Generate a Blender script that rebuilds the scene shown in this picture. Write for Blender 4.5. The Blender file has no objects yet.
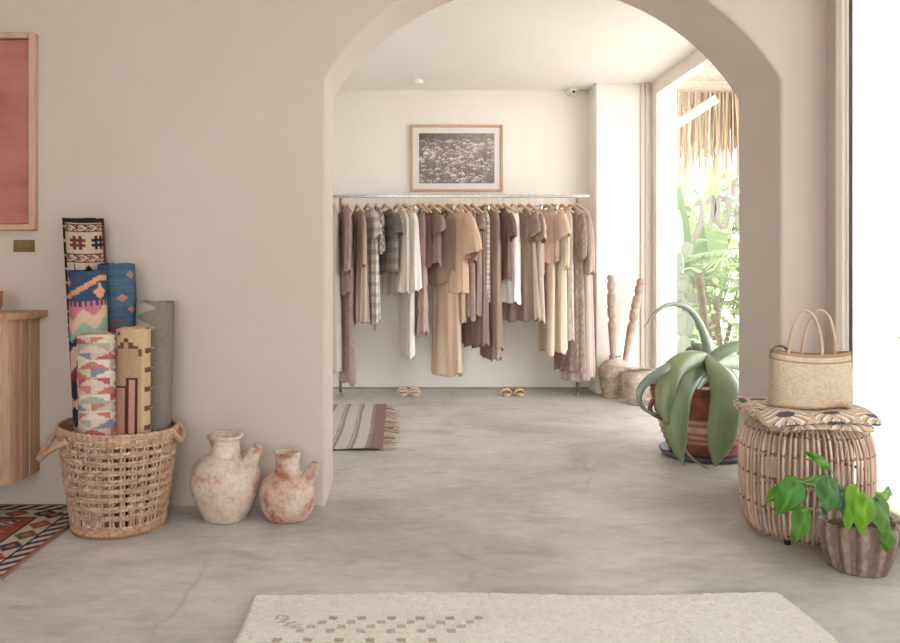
import bpy, math, random
import numpy as np
from mathutils import Vector, Matrix
PI = math.pi
S = bpy.context.scene
C = S.collection
random.seed(7)
rng = np.random.default_rng(7)

# ---------------------------------------------------------------- camera, world, light, exposure
cam = bpy.data.cameras.new('camera'); camo = bpy.data.objects.new('camera', cam); C.objects.link(camo)
camo.location = (0, 0, 1.1); camo.rotation_euler = (PI/2, 0, 0)
cam.lens = 30; cam.sensor_width = 36; cam.shift_x = (450-397)/900; cam.shift_y = -(321.5-268)/900
S.camera = camo
F = 750.0
def P(px, py, Y):
    return Vector(((px-397)/F*Y, Y, 1.1-(py-268)/F*Y))

world = bpy.data.worlds.new('world'); S.world = world; world.use_nodes = True
bg = world.node_tree.nodes['Background']; bg.inputs[0].default_value = (.925, .955, 1.0, 1); bg.inputs[1].default_value = 6.6
sun = bpy.data.lights.new('sun', 'SUN'); sun.energy = 1.0; sun.angle = math.radians(20); sun.color = (1, .95, .86)
suno = bpy.data.objects.new('sun', sun); C.objects.link(suno); suno.rotation_euler = (math.radians(22), math.radians(-14), 0)
def portal(name, loc, rot, sx, sy):
    l = bpy.data.lights.new(name, 'AREA'); l.shape = 'RECTANGLE'; l.size = sx; l.size_y = sy
    l.cycles.is_portal = True
    o = bpy.data.objects.new(name, l); C.objects.link(o); o.location = loc; o.rotation_euler = rot
# daylight portals sit in the window openings and give off no light of their own
portal('portal_front', (2.12, .3, 1.5), (0, PI/2, 0), 2.7, 6.0)
portal('portal_far', (-4.62, 5.5, 1.25), (0, -PI/2, 0), 2.1, 1.3)
portal('portal_back_room', (2.36, 5.15, 1.35), (0, PI/2, 0), 2.6, 2.35)
portal('portal_street', (-.3, -3.12, 1.5), (-PI/2, 0, 0), 3.0, 2.4)
vs = S.view_settings; vs.view_transform = 'Standard'; vs.look = 'None'; vs.exposure = 0.20; vs.gamma = 1.0; vs.use_curve_mapping = False

# ---------------------------------------------------------------- helpers
def lin(c):
    c = np.asarray(c, float)/255.0
    return np.where(c <= .04045, c/12.92, ((c+.055)/1.055)**2.4)
def rgba(c):
    l = lin(c); return (float(l[0]), float(l[1]), float(l[2]), 1.0)

class MB:
    def __init__(s): s.v = []; s.f = []; s.c = []; s.n = 0
    def add(s, v, f, col=None):
        v = np.asarray(v, float).reshape(-1, 3)
        s.v.append(v); s.f += [tuple(int(i)+s.n for i in q) for q in f]
        if col is None: col = (200, 200, 200)
        col = np.asarray(col, float)
        if col.ndim == 1: col = np.tile(lin(col), (len(v), 1))
        s.c.append(col.reshape(-1, 3)); s.n += len(v)
        return s
    def grid(s, Pts, closed_u=False, closed_v=False, col=None):
        """Pts [nv, nu, 3]; rows v, columns u."""
        nv, nu, _ = Pts.shape
        f = []
        for j in range(nv if closed_v else nv-1):
            j2 = (j+1) % nv
            for i in range(nu if closed_u else nu-1):
                i2 = (i+1) % nu
                f.append((j*nu+i, j*nu+i2, j2*nu+i2, j2*nu+i))
        return s.add(Pts.reshape(-1, 3), f, col)
    def tube(s, path, rad, n=8, caps=True, col=None, flat=1.0, up=(0, 0, 1), closed=False):
        path = np.asarray([tuple(p) for p in path], float); m = len(path)
        rad = np.broadcast_to(np.asarray(rad, float), (m,))
        T = np.gradient(path, axis=0)
        if closed: T = np.roll(path, -1, 0)-np.roll(path, 1, 0)
        T /= np.linalg.norm(T, axis=1)[:, None]+1e-12
        upv = np.array(up, float)
        N = []
        prev = None
        for t in T:
            a = prev if prev is not None else (upv if abs(t@upv) < .95 else np.array([1., 0, 0]))
            b = np.cross(t, a)
            if np.linalg.norm(b) < 1e-6: b = np.cross(t, np.array([.3, .8, .1]))
            b /= np.linalg.norm(b); nn = np.cross(b, t); prev = nn; N.append((nn, b))
        th = np.linspace(0, 2*PI, n, endpoint=False)
        Q = np.zeros((m, n, 3))
        for k in range(m):
            nn, b = N[k]
            Q[k] = path[k]+rad[k]*(np.cos(th)[:, None]*nn*flat+np.sin(th)[:, None]*b)
        base = s.n
        s.grid(Q, closed_u=True, closed_v=closed, col=col)
        if caps and not closed:
            s.f.append(tuple(base+i for i in range(n))[::-1]); s.f.append(tuple(base+(m-1)*n+i for i in range(n)))
        return s
    def box(s, x0, x1, y0, y1, z0, z1, col=None, bev=0.0):
        if bev <= 0:
            v = [(x, y, z) for z in (z0, z1) for y in (y0, y1) for x in (x0, x1)]
            f = [(0, 2, 3, 1), (4, 5, 7, 6), (0, 1, 5, 4), (2, 6, 7, 3), (0, 4, 6, 2), (1, 3, 7, 5)]
            return s.add(v, f, col)
        b = bev; v = []; f = []
        idx = {}
        for sx in (0, 1):
            for sy in (0, 1):
                for sz in (0, 1):
                    X, Y, Z = (x0, x1)[sx], (y0, y1)[sy], (z0, z1)[sz]
                    dx, dy, dz = (b, -b)[sx], (b, -b)[sy], (b, -b)[sz]
                    for a, p in (('x', (X, Y+dy, Z+dz)), ('y', (X+dx, Y, Z+dz)), ('z', (X+dx, Y+dy, Z))):
                        idx[(sx, sy, sz, a)] = len(v); v.append(p)
        I = lambda *k: idx[k]
        for q in (0, 1):
            f.append((I(q,0,0,'x'), I(q,1,0,'x'), I(q,1,1,'x'), I(q,0,1,'x')) if q else (I(q,0,0,'x'), I(q,0,1,'x'), I(q,1,1,'x'), I(q,1,0,'x')))
            f.append((I(0,q,0,'y'), I(0,q,1,'y'), I(1,q,1,'y'), I(1,q,0,'y')) if q else (I(0,q,0,'y'), I(1,q,0,'y'), I(1,q,1,'y'), I(0,q,1,'y')))
            f.append((I(0,0,q,'z'), I(1,0,q,'z'), I(1,1,q,'z'), I(0,1,q,'z')) if q else (I(0,0,q,'z'), I(0,1,q,'z'), I(1,1,q,'z'), I(1,0,q,'z')))
        for p in (0, 1):
            for q in (0, 1):
                f.append((I(p,q,0,'x'), I(p,q,1,'x'), I(p,q,1,'y'), I(p,q,0,'y')))
                f.append((I(p,0,q,'x'), I(p,1,q,'x'), I(p,1,q,'z'), I(p,0,q,'z')))
                f.append((I(0,p,q,'y'), I(1,p,q,'y'), I(1,p,q,'z'), I(0,p,q,'z')))
                for r in (0, 1): f.append((I(p,q,r,'x'), I(p,q,r,'y'), I(p,q,r,'z')))
        return s.add(v, f, col)
    def lathe(s, prof, cx=0, cy=0, z0=0, n=48, col=None, capb=True, capt=False, fn=None):
        prof = np.asarray(prof, float)
        th = np.linspace(0, 2*PI, n, endpoint=False)
        R = prof[:, 0][:, None]*np.ones(n); Z = prof[:, 1][:, None]*np.ones(n)
        if fn is not None: R, Z = fn(R, Z, th[None, :]*np.ones_like(R))
        Q = np.stack([cx+R*np.cos(th), cy+R*np.sin(th), z0+Z], -1)
        base = s.n; s.grid(Q, closed_u=True, col=col); m = len(prof)
        if capb: s.f.append(tuple(base+i for i in range(n))[::-1])
        if capt: s.f.append(tuple(base+(m-1)*n+i for i in range(n)))
        return s
    def build(s, name, mat, parent=None, smooth=True, origin=None, fix=True):
        V = np.concatenate(s.v) if s.v else np.zeros((0, 3)); Cc = np.concatenate(s.c)
        me = bpy.data.meshes.new(name)
        if parent is not None: org = np.array(world_loc(parent))
        elif origin is not None: org = np.array(origin, float)
        else:
            lo, hi = V.min(0), V.max(0); org = np.array([(lo[0]+hi[0])/2, (lo[1]+hi[1])/2, lo[2]])
        me.from_pydata((V-org).tolist(), [], s.f)
        me.update()
        if fix:
            import bmesh
            bm = bmesh.new(); bm.from_mesh(me); bmesh.ops.recalc_face_normals(bm, faces=bm.faces); bm.to_mesh(me); bm.free()
        at = me.color_attributes.new('Col', 'FLOAT_COLOR', 'POINT')
        buf = np.ones((len(V), 4), np.float32); buf[:, :3] = Cc; at.data.foreach_set('color', buf.ravel())
        if smooth: me.polygons.foreach_set('use_smooth', [True]*len(me.polygons))
        me.materials.append(mat)
        o = bpy.data.objects.new(name, me); C.objects.link(o)
        if parent is not None: o.parent = parent
        else: o.location = org
        return o
def world_loc(o):
    l = Vector(o.location); p = o.parent
    while p: l = l+Vector(p.location); p = p.parent
    return l
def rel(o, parent): return o
def thing(name, label, cat, loc=(0, 0, 0), group=None):
    o = bpy.data.objects.new(name, None); C.objects.link(o); o.location = loc; o.empty_display_size = .05
    return tag(o, label, cat, group)
def tag(o, label, cat, group=None, kind=None):
    o['label'] = label; o['category'] = cat
    if group: o['group'] = group
    if kind: o['kind'] = kind
    return o
def struct(o): o['kind'] = 'structure'; return o
def autosmooth(o, ang=35):
    me = o.data
    import bmesh
    bm = bmesh.new(); bm.from_mesh(me)
    for e in bm.edges:
        if len(e.link_faces) == 2 and e.calc_face_angle(0) > math.radians(ang): e.smooth = False
    bm.to_mesh(me); bm.free()
    return o
def spline(pts, n=24):
    """Catmull-Rom through control points"""
    p = np.array([tuple(q) for q in pts], float); p = np.vstack([2*p[0]-p[1], p, 2*p[-1]-p[-2]])
    m = len(p)-3; out = []
    for t in np.linspace(0, m-1e-9, n):
        i = int(t); u = t-i; a, b, c, d = p[i:i+4]
        out.append(.5*((2*b)+(c-a)*u+(2*a-5*b+4*c-d)*u*u+(3*b-a-3*c+d)*u**3))
    return np.array(out)
def hash2(i, j, k=0):
    v = np.sin(np.asarray(i)*127.1+np.asarray(j)*311.7+k*74.7)*43758.5453
    return v-np.floor(v)
def vnoise(x, y, k=0):
    xi, yi = np.floor(x), np.floor(y); xf, yf = x-xi, y-yi
    u, v = xf*xf*(3-2*xf), yf*yf*(3-2*yf)
    return (hash2(xi, yi, k)*(1-u)+hash2(xi+1, yi, k)*u)*(1-v)+(hash2(xi, yi+1, k)*(1-u)+hash2(xi+1, yi+1, k)*u)*v
def fbm(x, y, k=0, o=4):
    s = 0; a = .5
    for q in range(o): s = s+a*vnoise(x*2**q, y*2**q, k+q); a *= .5
    return s

# ---------------------------------------------------------------- materials
def newmat(name):
    m = bpy.data.materials.new(name); m.use_nodes = True
    nt = m.node_tree; b = nt.nodes['Principled BSDF']
    return m, nt, b
def N(nt, t, **kw):
    n = nt.nodes.new(t)
    for k, v in kw.items():
        if k.startswith('i_'): n.inputs[k[2:].replace('_', ' ')].default_value = v
        else: setattr(n, k, v)
    return n
def ramp(nt, stops):
    r = nt.nodes.new('ShaderNodeValToRGB'); e = r.color_ramp.elements
    while len(e) < len(stops): e.new(.5)
    for q, (p, c) in zip(e, stops): q.position = p; q.color = c
    return r
def mixc(nt, a, b, fac, mode='MIX'):
    m = nt.nodes.new('ShaderNodeMix'); m.data_type = 'RGBA'; m.blend_type = mode
    for i, x in ((0, fac), (6, a), (7, b)):
        if hasattr(x, 'is_linked') or isinstance(x, bpy.types.NodeSocket): nt.links.new(x, m.inputs[i])
        else: m.inputs[i].default_value = x
    return m.outputs[2]
def noisemat(name, c1, c2, scale=5, rough=.8, bump=0.0, bscale=60, detail=5, coords='Object', stretch=None, metallic=0, lo=.35, hi=.65, bdist=.01, spec=.5):
    m, nt, b = newmat(name); L = nt.links
    tc = N(nt, 'ShaderNodeTexCoord'); src = tc.outputs[coords]
    if stretch:
        mp = N(nt, 'ShaderNodeMapping'); mp.inputs['Scale'].default_value = stretch; L.new(src, mp.inputs[0]); src = mp.outputs[0]
    n = N(nt, 'ShaderNodeTexNoise'); n.inputs['Scale'].default_value = scale; n.inputs['Detail'].default_value = detail; L.new(src, n.inputs[0])
    r = ramp(nt, [(lo, rgba(c1)), (hi, rgba(c2))]); L.new(n.outputs[0], r.inputs[0]); L.new(r.outputs[0], b.inputs['Base Color'])
    b.inputs['Roughness'].default_value = rough; b.inputs['Metallic'].default_value = metallic
    b.inputs['Specular IOR Level'].default_value = spec
    if bump:
        n2 = N(nt, 'ShaderNodeTexNoise'); n2.inputs['Scale'].default_value = bscale; n2.inputs['Detail'].default_value = 4; L.new(src, n2.inputs[0])
        bp = N(nt, 'ShaderNodeBump'); bp.inputs['Strength'].default_value = bump; bp.inputs['Distance'].default_value = bdist
        L.new(n2.outputs[0], bp.inputs['Height']); L.new(bp.outputs[0], b.inputs['Normal'])
    return m
def vcolmat(name, rough=.9, bump=.3, bscale=300, vary=.12, vscale=40, stretch=None, spec=.2, bdist=.004, sss=0):
    """base colour from the mesh's own woven / painted pattern, broken up by noise"""
    m, nt, b = newmat(name); L = nt.links
    a = N(nt, 'ShaderNodeAttribute'); a.attribute_name = 'Col'
    tc = N(nt, 'ShaderNodeTexCoord'); src = tc.outputs['Object']
    if stretch:
        mp = N(nt, 'ShaderNodeMapping'); mp.inputs['Scale'].default_value = stretch; L.new(src, mp.inputs[0]); src = mp.outputs[0]
    n = N(nt, 'ShaderNodeTexNoise'); n.inputs['Scale'].default_value = vscale; n.inputs['Detail'].default_value = 4; L.new(src, n.inputs[0])
    r = ramp(nt, [(.3, (1-vary*2,)*3+(1,)), (.7, (1+vary*.6,)*3+(1,))]); L.new(n.outputs[0], r.inputs[0])
    L.new(mixc(nt, a.outputs['Color'], r.outputs[0], 1.0, 'MULTIPLY'), b.inputs['Base Color'])
    b.inputs['Roughness'].default_value = rough; b.inputs['Specular IOR Level'].default_value = spec
    if bump:
        n2 = N(nt, 'ShaderNodeTexNoise'); n2.inputs['Scale'].default_value = bscale; n2.inputs['Detail'].default_value = 3; L.new(src, n2.inputs[0])
        bp = N(nt, 'ShaderNodeBump'); bp.inputs['Strength'].default_value = bump; bp.inputs['Distance'].default_value = bdist
        L.new(n2.outputs[0], bp.inputs['Height']); L.new(bp.outputs[0], b.inputs['Normal'])
    return m

def plaster(name, c1, c2):
    m, nt, b = newmat(name); L = nt.links
    tc = N(nt, 'ShaderNodeTexCoord')
    n = N(nt, 'ShaderNodeTexNoise'); n.inputs['Scale'].default_value = 1.3; n.inputs['Detail'].default_value = 6; n.inputs['Roughness'].default_value = .6
    L.new(tc.outputs['Object'], n.inputs[0])
    r = ramp(nt, [(.3, rgba(c1)), (.7, rgba(c2))]); L.new(n.outputs[0], r.inputs[0]); L.new(r.outputs[0], b.inputs['Base Color'])
    b.inputs['Roughness'].default_value = .85; b.inputs['Specular IOR Level'].default_value = .25
    n2 = N(nt, 'ShaderNodeTexNoise'); n2.inputs['Scale'].default_value = 7; n2.inputs['Detail'].default_value = 8; L.new(tc.outputs['Object'], n2.inputs[0])
    bp = N(nt, 'ShaderNodeBump'); bp.inputs['Strength'].default_value = .25; bp.inputs['Distance'].default_value = .012
    L.new(n2.outputs[0], bp.inputs['Height']); L.new(bp.outputs[0], b.inputs['Normal'])
    return m
M_WALL = plaster('plaster_wall', (200, 185, 174), (206, 192, 182))
M_WALLB = plaster('plaster_back_room', (236, 228, 218), (241, 234, 225))
M_CEIL = plaster('plaster_ceiling', (242, 237, 231), (246, 241, 236))
M_TRIM = noisemat('painted_trim', (238, 229, 217), (243, 235, 224), 4, .5)
M_TRIMB = noisemat('beige_trim', (222, 206, 192), (228, 213, 200), 4, .5)

def floor_mat():
    m, nt, b = newmat('polished_concrete'); L = nt.links
    tc = N(nt, 'ShaderNodeTexCoord'); O = tc.outputs['Object']
    n1 = N(nt, 'ShaderNodeTexNoise'); n1.inputs['Scale'].default_value = 1.1; n1.inputs['Detail'].default_value = 8; n1.inputs['Roughness'].default_value = .62; n1.inputs['Distortion'].default_value = .6
    L.new(O, n1.inputs[0])
    r1 = ramp(nt, [(.3, rgba((168, 163, 160))), (.48, rgba((197, 192, 188))), (.68, rgba((214, 209, 204)))]); L.new(n1.outputs[0], r1.inputs[0])
    n2 = N(nt, 'ShaderNodeTexNoise'); n2.inputs['Scale'].default_value = 5.5; n2.inputs['Detail'].default_value = 9; n2.inputs['Roughness'].default_value = .7; n2.inputs['Distortion'].default_value = .4
    mp = N(nt, 'ShaderNodeMapping'); mp.inputs['Scale'].default_value = (.55, 1.2, 1); L.new(O, mp.inputs[0]); L.new(mp.outputs[0], n2.inputs[0])
    r2 = ramp(nt, [(.3, (.74, .735, .74, 1)), (.5, (1, 1, 1, 1)), (.72, (1.14, 1.13, 1.10, 1))]); L.new(n2.outputs[0], r2.inputs[0])
    c = mixc(nt, r1.outputs[0], r2.outputs[0], .9, 'MULTIPLY')
    n5 = N(nt, 'ShaderNodeTexNoise'); n5.inputs['Scale'].default_value = 22; n5.inputs['Detail'].default_value = 6; n5.inputs['Roughness'].default_value = .7; L.new(mp.outputs[0], n5.inputs[0])
    r5 = ramp(nt, [(.3, (.86, .85, .85, 1)), (.7, (1.08, 1.08, 1.07, 1))]); L.new(n5.outputs[0], r5.inputs[0])
    c = mixc(nt, c, r5.outputs[0], 1.0, 'MULTIPLY')
    # pale trowel scratches
    n6 = N(nt, 'ShaderNodeTexNoise'); n6.inputs['Scale'].default_value = 1.6; n6.inputs['Detail'].default_value = 9; n6.inputs['Distortion'].default_value = 2.5; L.new(O, n6.inputs[0])
    r6 = ramp(nt, [(.485, (0, 0, 0, 1)), (.5, (.34, .34, .34, 1)), (.515, (0, 0, 0, 1))]); L.new(n6.outputs[0], r6.inputs[0])
    n7 = N(nt, 'ShaderNodeTexNoise'); n7.inputs['Scale'].default_value = 1.1; mp7 = N(nt, 'ShaderNodeMapping'); mp7.inputs['Location'].default_value = (9, 2, 4); L.new(O, mp7.inputs[0]); L.new(mp7.outputs[0], n7.inputs[0])
    r7 = ramp(nt, [(.5, (0, 0, 0, 1)), (.62, (1, 1, 1, 1))]); L.new(n7.outputs[0], r7.inputs[0])
    c = mixc(nt, c, rgba((222, 217, 211)), mixc(nt, r6.outputs[0], r7.outputs[0], 1.0, 'MULTIPLY'))
    # dark smudges
    n3 = N(nt, 'ShaderNodeTexNoise'); n3.inputs['Scale'].default_value = 2.3; n3.inputs['Detail'].default_value = 7; n3.inputs['Distortion'].default_value = 1.5
    mp3 = N(nt, 'ShaderNodeMapping'); mp3.inputs['Location'].default_value = (3.1, 7.7, 0); mp3.inputs['Scale'].default_value = (.5, 1.1, 1); L.new(O, mp3.inputs[0]); L.new(mp3.outputs[0], n3.inputs[0])
    r3 = ramp(nt, [(.60, (0, 0, 0, 1)), (.72, (.55, .55, .55, 1))]); L.new(n3.outputs[0], r3.inputs[0])
    c = mixc(nt, c, rgba((150, 144, 140)), r3.outputs[0])
    # pale cracks / patched scratches: edges of a distorted voronoi, masked
    vo = N(nt, 'ShaderNodeTexVoronoi', feature='DISTANCE_TO_EDGE'); vo.inputs['Scale'].default_value = .62
    nd = N(nt, 'ShaderNodeTexNoise'); nd.inputs['Scale'].default_value = 2.2; nd.inputs['Detail'].default_value = 6; L.new(O, nd.inputs[0])
    L.new(mixc(nt, O, nd.outputs['Color'], .22), vo.inputs['Vector'])
    rc = ramp(nt, [(.0, (1, 1, 1, 1)), (.006, (0, 0, 0, 1))]); L.new(vo.outputs['Distance'], rc.inputs[0])
    nm = N(nt, 'ShaderNodeTexNoise'); nm.inputs['Scale'].default_value = 1.7; L.new(O, nm.inputs[0])
    rm = ramp(nt, [(.45, (0, 0, 0, 1)), (.6, (.35, .35, .35, 1))]); L.new(nm.outputs[0], rm.inputs[0])
    fac = mixc(nt, rc.outputs[0], rm.outputs[0], 1.0, 'MULTIPLY')
    c = mixc(nt, c, rgba((135, 127, 120)), fac)
    L.new(c, b.inputs['Base Color'])
    rr = ramp(nt, [(.3, (.36,)*3+(1,)), (.7, (.55,)*3+(1,))]); L.new(n2.outputs[0], rr.inputs[0]); L.new(rr.outputs[0], b.inputs['Roughness'])
    b.inputs['Specular IOR Level'].default_value = .45
    bp = N(nt, 'ShaderNodeBump'); bp.inputs['Strength'].default_value = .12; bp.inputs['Distance'].default_value = .01
    L.new(n2.outputs[0], bp.inputs['Height']); L.new(bp.outputs[0], b.inputs['Normal'])
    return m
M_FLOOR = floor_mat()

def glass_mat():
    m = bpy.data.materials.new('window_glass'); m.use_nodes = True; nt = m.node_tree; nt.nodes.clear()
    o = N(nt, 'ShaderNodeOutputMaterial'); t = N(nt, 'ShaderNodeBsdfTransparent'); t.inputs[0].default_value = (.97, .98, .97, 1)
    g = N(nt, 'ShaderNodeBsdfGlossy'); g.inputs['Roughness'].default_value = .01
    lw = N(nt, 'ShaderNodeLayerWeight'); lw.inputs[0].default_value = .5
    fr = ramp(nt, [(0, (.02, .02, .02, 1)), (.6, (.05, .05, .05, 1)), (1, (.3, .3, .3, 1))]); nt.links.new(lw.outputs['Facing'], fr.inputs[0])
    mx = N(nt, 'ShaderNodeMixShader'); nt.links.new(fr.outputs[0], mx.inputs[0]); nt.links.new(t.outputs[0], mx.inputs[1]); nt.links.new(g.outputs[0], mx.inputs[2])
    nt.links.new(mx.outputs[0], o.inputs[0]); return m
M_GLASS = glass_mat()
M_CLOTH = vcolmat('fabric', .92, .2, 300, .035, 40)
def leaf_mat(name, tr):
    m = vcolmat(name, .38, 0, 60, .05, 10, spec=.5); nt = m.node_tree; b = nt.nodes['Principled BSDF']
    out = [n for n in nt.nodes if n.type == 'OUTPUT_MATERIAL'][0]; tl = N(nt, 'ShaderNodeBsdfTranslucent'); a = [n for n in nt.nodes if n.type == 'ATTRIBUTE'][0]
    nt.links.new(a.outputs['Color'], tl.inputs[0]); mx = N(nt, 'ShaderNodeMixShader'); mx.inputs[0].default_value = tr
    nt.links.new(b.outputs[0], mx.inputs[1]); nt.links.new(tl.outputs[0], mx.inputs[2]); nt.links.new(mx.outputs[0], out.inputs[0]); return m
M_KILIM = vcolmat('woven_wool', .95, .4, 420, .07, 90)
M_WOOD = noisemat('hanger_wood', (216, 178, 142), (230, 198, 166), 12, .5, stretch=(1, 1, 6))
M_METAL = noisemat('brushed_steel', (178, 172, 166), (198, 192, 186), 30, .3, metallic=.85)
M_DARK = noisemat('dark_metal', (60, 54, 50), (76, 70, 64), 20, .5, metallic=.4)
M_WHITEP = noisemat('white_plastic', (232, 228, 222), (240, 236, 230), 10, .4)

# ---------------------------------------------------------------- the rooms
AY0, AY1 = 3.466, 3.903
HF, HB = 2.95, 2.716
XR, XRB, XL, XLB = 1.98, 2.227, -3.3, -4.5
YB = 6.82
struct(MB().box(XLB-.15, XRB+.22, -3.3, 7.1, -.12, 0).build('floor', M_FLOOR, smooth=False))
# arch wall
def arch_wall():
    cx, cz, R = .721, 1.326, 1.238
    hw = 1.054; a0 = math.asin(math.sqrt(R*R-hw*hw)/R)
    an = np.linspace(PI-a0, a0, 57)
    arc = [(-.333, 0)]+[(cx+R*math.cos(a), cz+R*math.sin(a)) for a in an]+[(1.775, 0)]
    TOP = HF
    xl, xr = XL, XR+.35
    mb = MB(); v = []; f = []
    n = len(arc)
    def ring(Y):
        b = len(v)
        for x, z in arc: v.append((x, Y, z))
        for x, z in arc: v.append((x, Y, TOP))
        v.append((xl, Y, 0)); v.append((xl, Y, TOP)); v.append((xr, Y, 0)); v.append((xr, Y, TOP))
        return b
    A = ring(AY0); B = ring(AY1)
    for b, s in ((A, 1), (B, -1)):
        L = [(b+2*n, b, b+n, b+2*n+1)] if False else []
        q = [(b+2*n, b+0, b+1, b+n+1, b+2*n+1)]
        for i in range(1, n-2): q.append((b+i, b+i+1, b+n+i+1, b+n+i))
        q.append((b+n-1, b+2*n+2, b+2*n+3, b+n+n-2, b+n-2))
        f += [t if s > 0 else t[::-1] for t in q]
    for i in range(n-1): f.append((A+i, B+i, B+i+1, A+i+1))
    f.append((A+2*n+1, A+n+1, B+n+1, B+2*n+1))
    for i in range(1, n-2): f.append((A+n+i, A+n+i+1, B+n+i+1, B+n+i))
    f.append((A+2*n-2, A+2*n+3, B+2*n+3, B+2*n-2))
    mb.add(v, f)
    o = mb.build('wall_arch', M_WALL, smooth=True)
    bv = o.modifiers.new('bevel', 'BEVEL'); bv.width = .012; bv.segments = 3; bv.limit_method = 'ANGLE'; bv.angle_limit = math.radians(50)
    autosmooth(o, 40)
    return struct(o)
arch_wall()
struct(MB().box(XLB-.1, XRB+.22, YB, YB+.15, 0, 3.1).build('wall_back', M_WALLB, smooth=False))
m = MB(); m.box(XLB-.15, XLB, AY1-.2, 4.8, 0, 3.1); m.box(XLB-.15, XLB, 6.2, YB, 0, 3.1); m.box(XLB-.15, XLB, 4.8, 6.2, 0, .1); m.box(XLB-.15, XLB, 4.8, 6.2, 2.4, 3.1)
struct(m.build('wall_back_room_left', M_WALLB, smooth=False))
struct(MB().box(XLB-.1, XL-.1, AY0, AY1, 0, 3.0).build('wall_back_room_front', M_WALLB, smooth=False))
o = struct(MB().box(1.738, XRB+.22, 6.55, YB, 0, HB+.2, bev=.008).build('wall_pillar', M_WALLB, smooth=False))
struct(MB().box(XLB-.1, XRB+.22, AY1, YB+.1, HB, HB+.15).build('ceiling_back_room', M_CEIL, smooth=False))
struct(MB().box(XL-.15, XR+.4, -3.3, AY0+.2, HF, HF+.15).build('ceiling', M_CEIL, smooth=False))
struct(MB().box(XL-.15, XL, -3.3, AY0, 0, HF).build('wall_left', M_WALL, smooth=False))
# front room right wall: slim pier by the arch, low sill, head; the rest is glazing
struct(MB().box(XR, XR+.22, 3.36, AY0+.1, 0, HF).build('wall_right', M_WALL, smooth=False))
struct(MB().box(XR, XR+.22, -3.3, 3.36, 0, .105).box(XR, XR+.22, -3.3, 3.36, 2.85, HF).build('wall_sill', M_WALL, smooth=False))
struct(MB().box(XR, XR+.22, -3.3, -2.7, .105, 2.85).build('wall_right_rear', M_WALL, smooth=False))
# unseen street wall behind the camera, its opening sized for fill light
m = MB()
m.box(XL, XR, -3.3, -3.1, 0, .15); m.box(XL, XR, -3.3, -3.1, 2.85, HF)
m.box(XL, -1.8, -3.3, -3.1, .15, 2.85); m.box(1.2, XR, -3.3, -3.1, .15, 2.85); m.box(-1.8, 1.2, -3.3, -3.1, .15, .3); m.box(-1.8, 1.2, -3.3, -3.1, 2.7, 2.85)
struct(m.build('wall_front', M_WALL, smooth=False))
# window 1: front room, right side
w = bpy.data.objects.new('window_1', None); C.objects.link(w); w['kind'] = 'structure'; w.location = (XR, .3, .105)
m = MB(); fr = .03
m.box(XR-.018, XR+.10, 3.30, 3.36, .105, 2.85, bev=.006); m.box(XR-.006, XR+.06, 3.285, 3.30, .105, 2.85, bev=.004)
m.box(XR+.01, XR+.10, -2.7, -2.64, .105, 2.85); m.box(XR+.01, XR+.10, -2.64, 3.3, 2.78, 2.85); m.box(XR-.02, XR+.12, -2.7, 3.3, .105, .135, bev=.004)
m.build('window_frame', M_TRIM, w, smooth=False)
m = MB(); m.box(XR+.0, XR+.012, 3.279, 3.285, .135, 2.8); m.build('window_gasket', M_DARK, w, smooth=False)
m = MB(); m.box(XR+.07, XR+.076, -2.64, 3.285, .135, 2.8); m.build('window_glass', M_GLASS, w, smooth=False)
# small hook on the frame
# window 2: back room
w = bpy.data.objects.new('window_2', None); C.objects.link(w); w['kind'] = 'structure'; w.location = (XRB, 5.1, 0)
m = MB()
m.box(XRB, XRB+.082, 6.43, 6.60, 0, HB+.05); m.box(XRB, XRB+.082, AY1, 6.43, 2.60, HB+.05)
m.box(XRB, XRB+.13, AY1, 4.0, 0, 2.6); m.box(XRB, XRB+.10, AY1, 6.41, 0, .06)
m.build('window_frame', M_TRIM, w, smooth=False)
m = MB(); m.box(XRB+.07, XRB+.076, 4.0, 6.43, .06, 2.6); m.build('window_glass', M_GLASS, w, smooth=False)
# assumed street window behind the camera, unseen, sized to fill the front room
w = bpy.data.objects.new('window_street_fill', None); C.objects.link(w); w['kind'] = 'structure'; w.location = (-.6, -3.2, .15)
m = MB()
for x in (-1.8, -.33, 1.14): m.box(x, x+.06, -3.24, -3.16, .3, 2.7)
m.box(-1.8, 1.2, -3.24, -3.16, 2.64, 2.7); m.box(-1.8, 1.2, -3.24, -3.16, .3, .36)
m.build('window_frame', M_TRIM, w, smooth=False)
m = MB(); m.box(-1.75, 1.15, -3.203, -3.197, .36, 2.64); m.build('window_glass', M_GLASS, w, smooth=False)
w = bpy.data.objects.new('window_added_fill', None); C.objects.link(w); w['kind'] = 'structure'; w.location = (XLB, 5.7, .1)  # added unseen window, put in to brighten the back room from the left
m = MB()
for y in (4.8, 6.14): m.box(XLB-.1, XLB-.04, y, y+.06, .1, 2.4)
for z in (.1, 2.34): m.box(XLB-.1, XLB-.04, 4.8, 6.2, z, z+.06)
m.build('window_frame', M_TRIM, w, smooth=False)
m = MB(); m.box(XLB-.073, XLB-.067, 4.85, 6.15, .15, 2.35); m.build('window_glass', M_GLASS, w, smooth=False)
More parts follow.
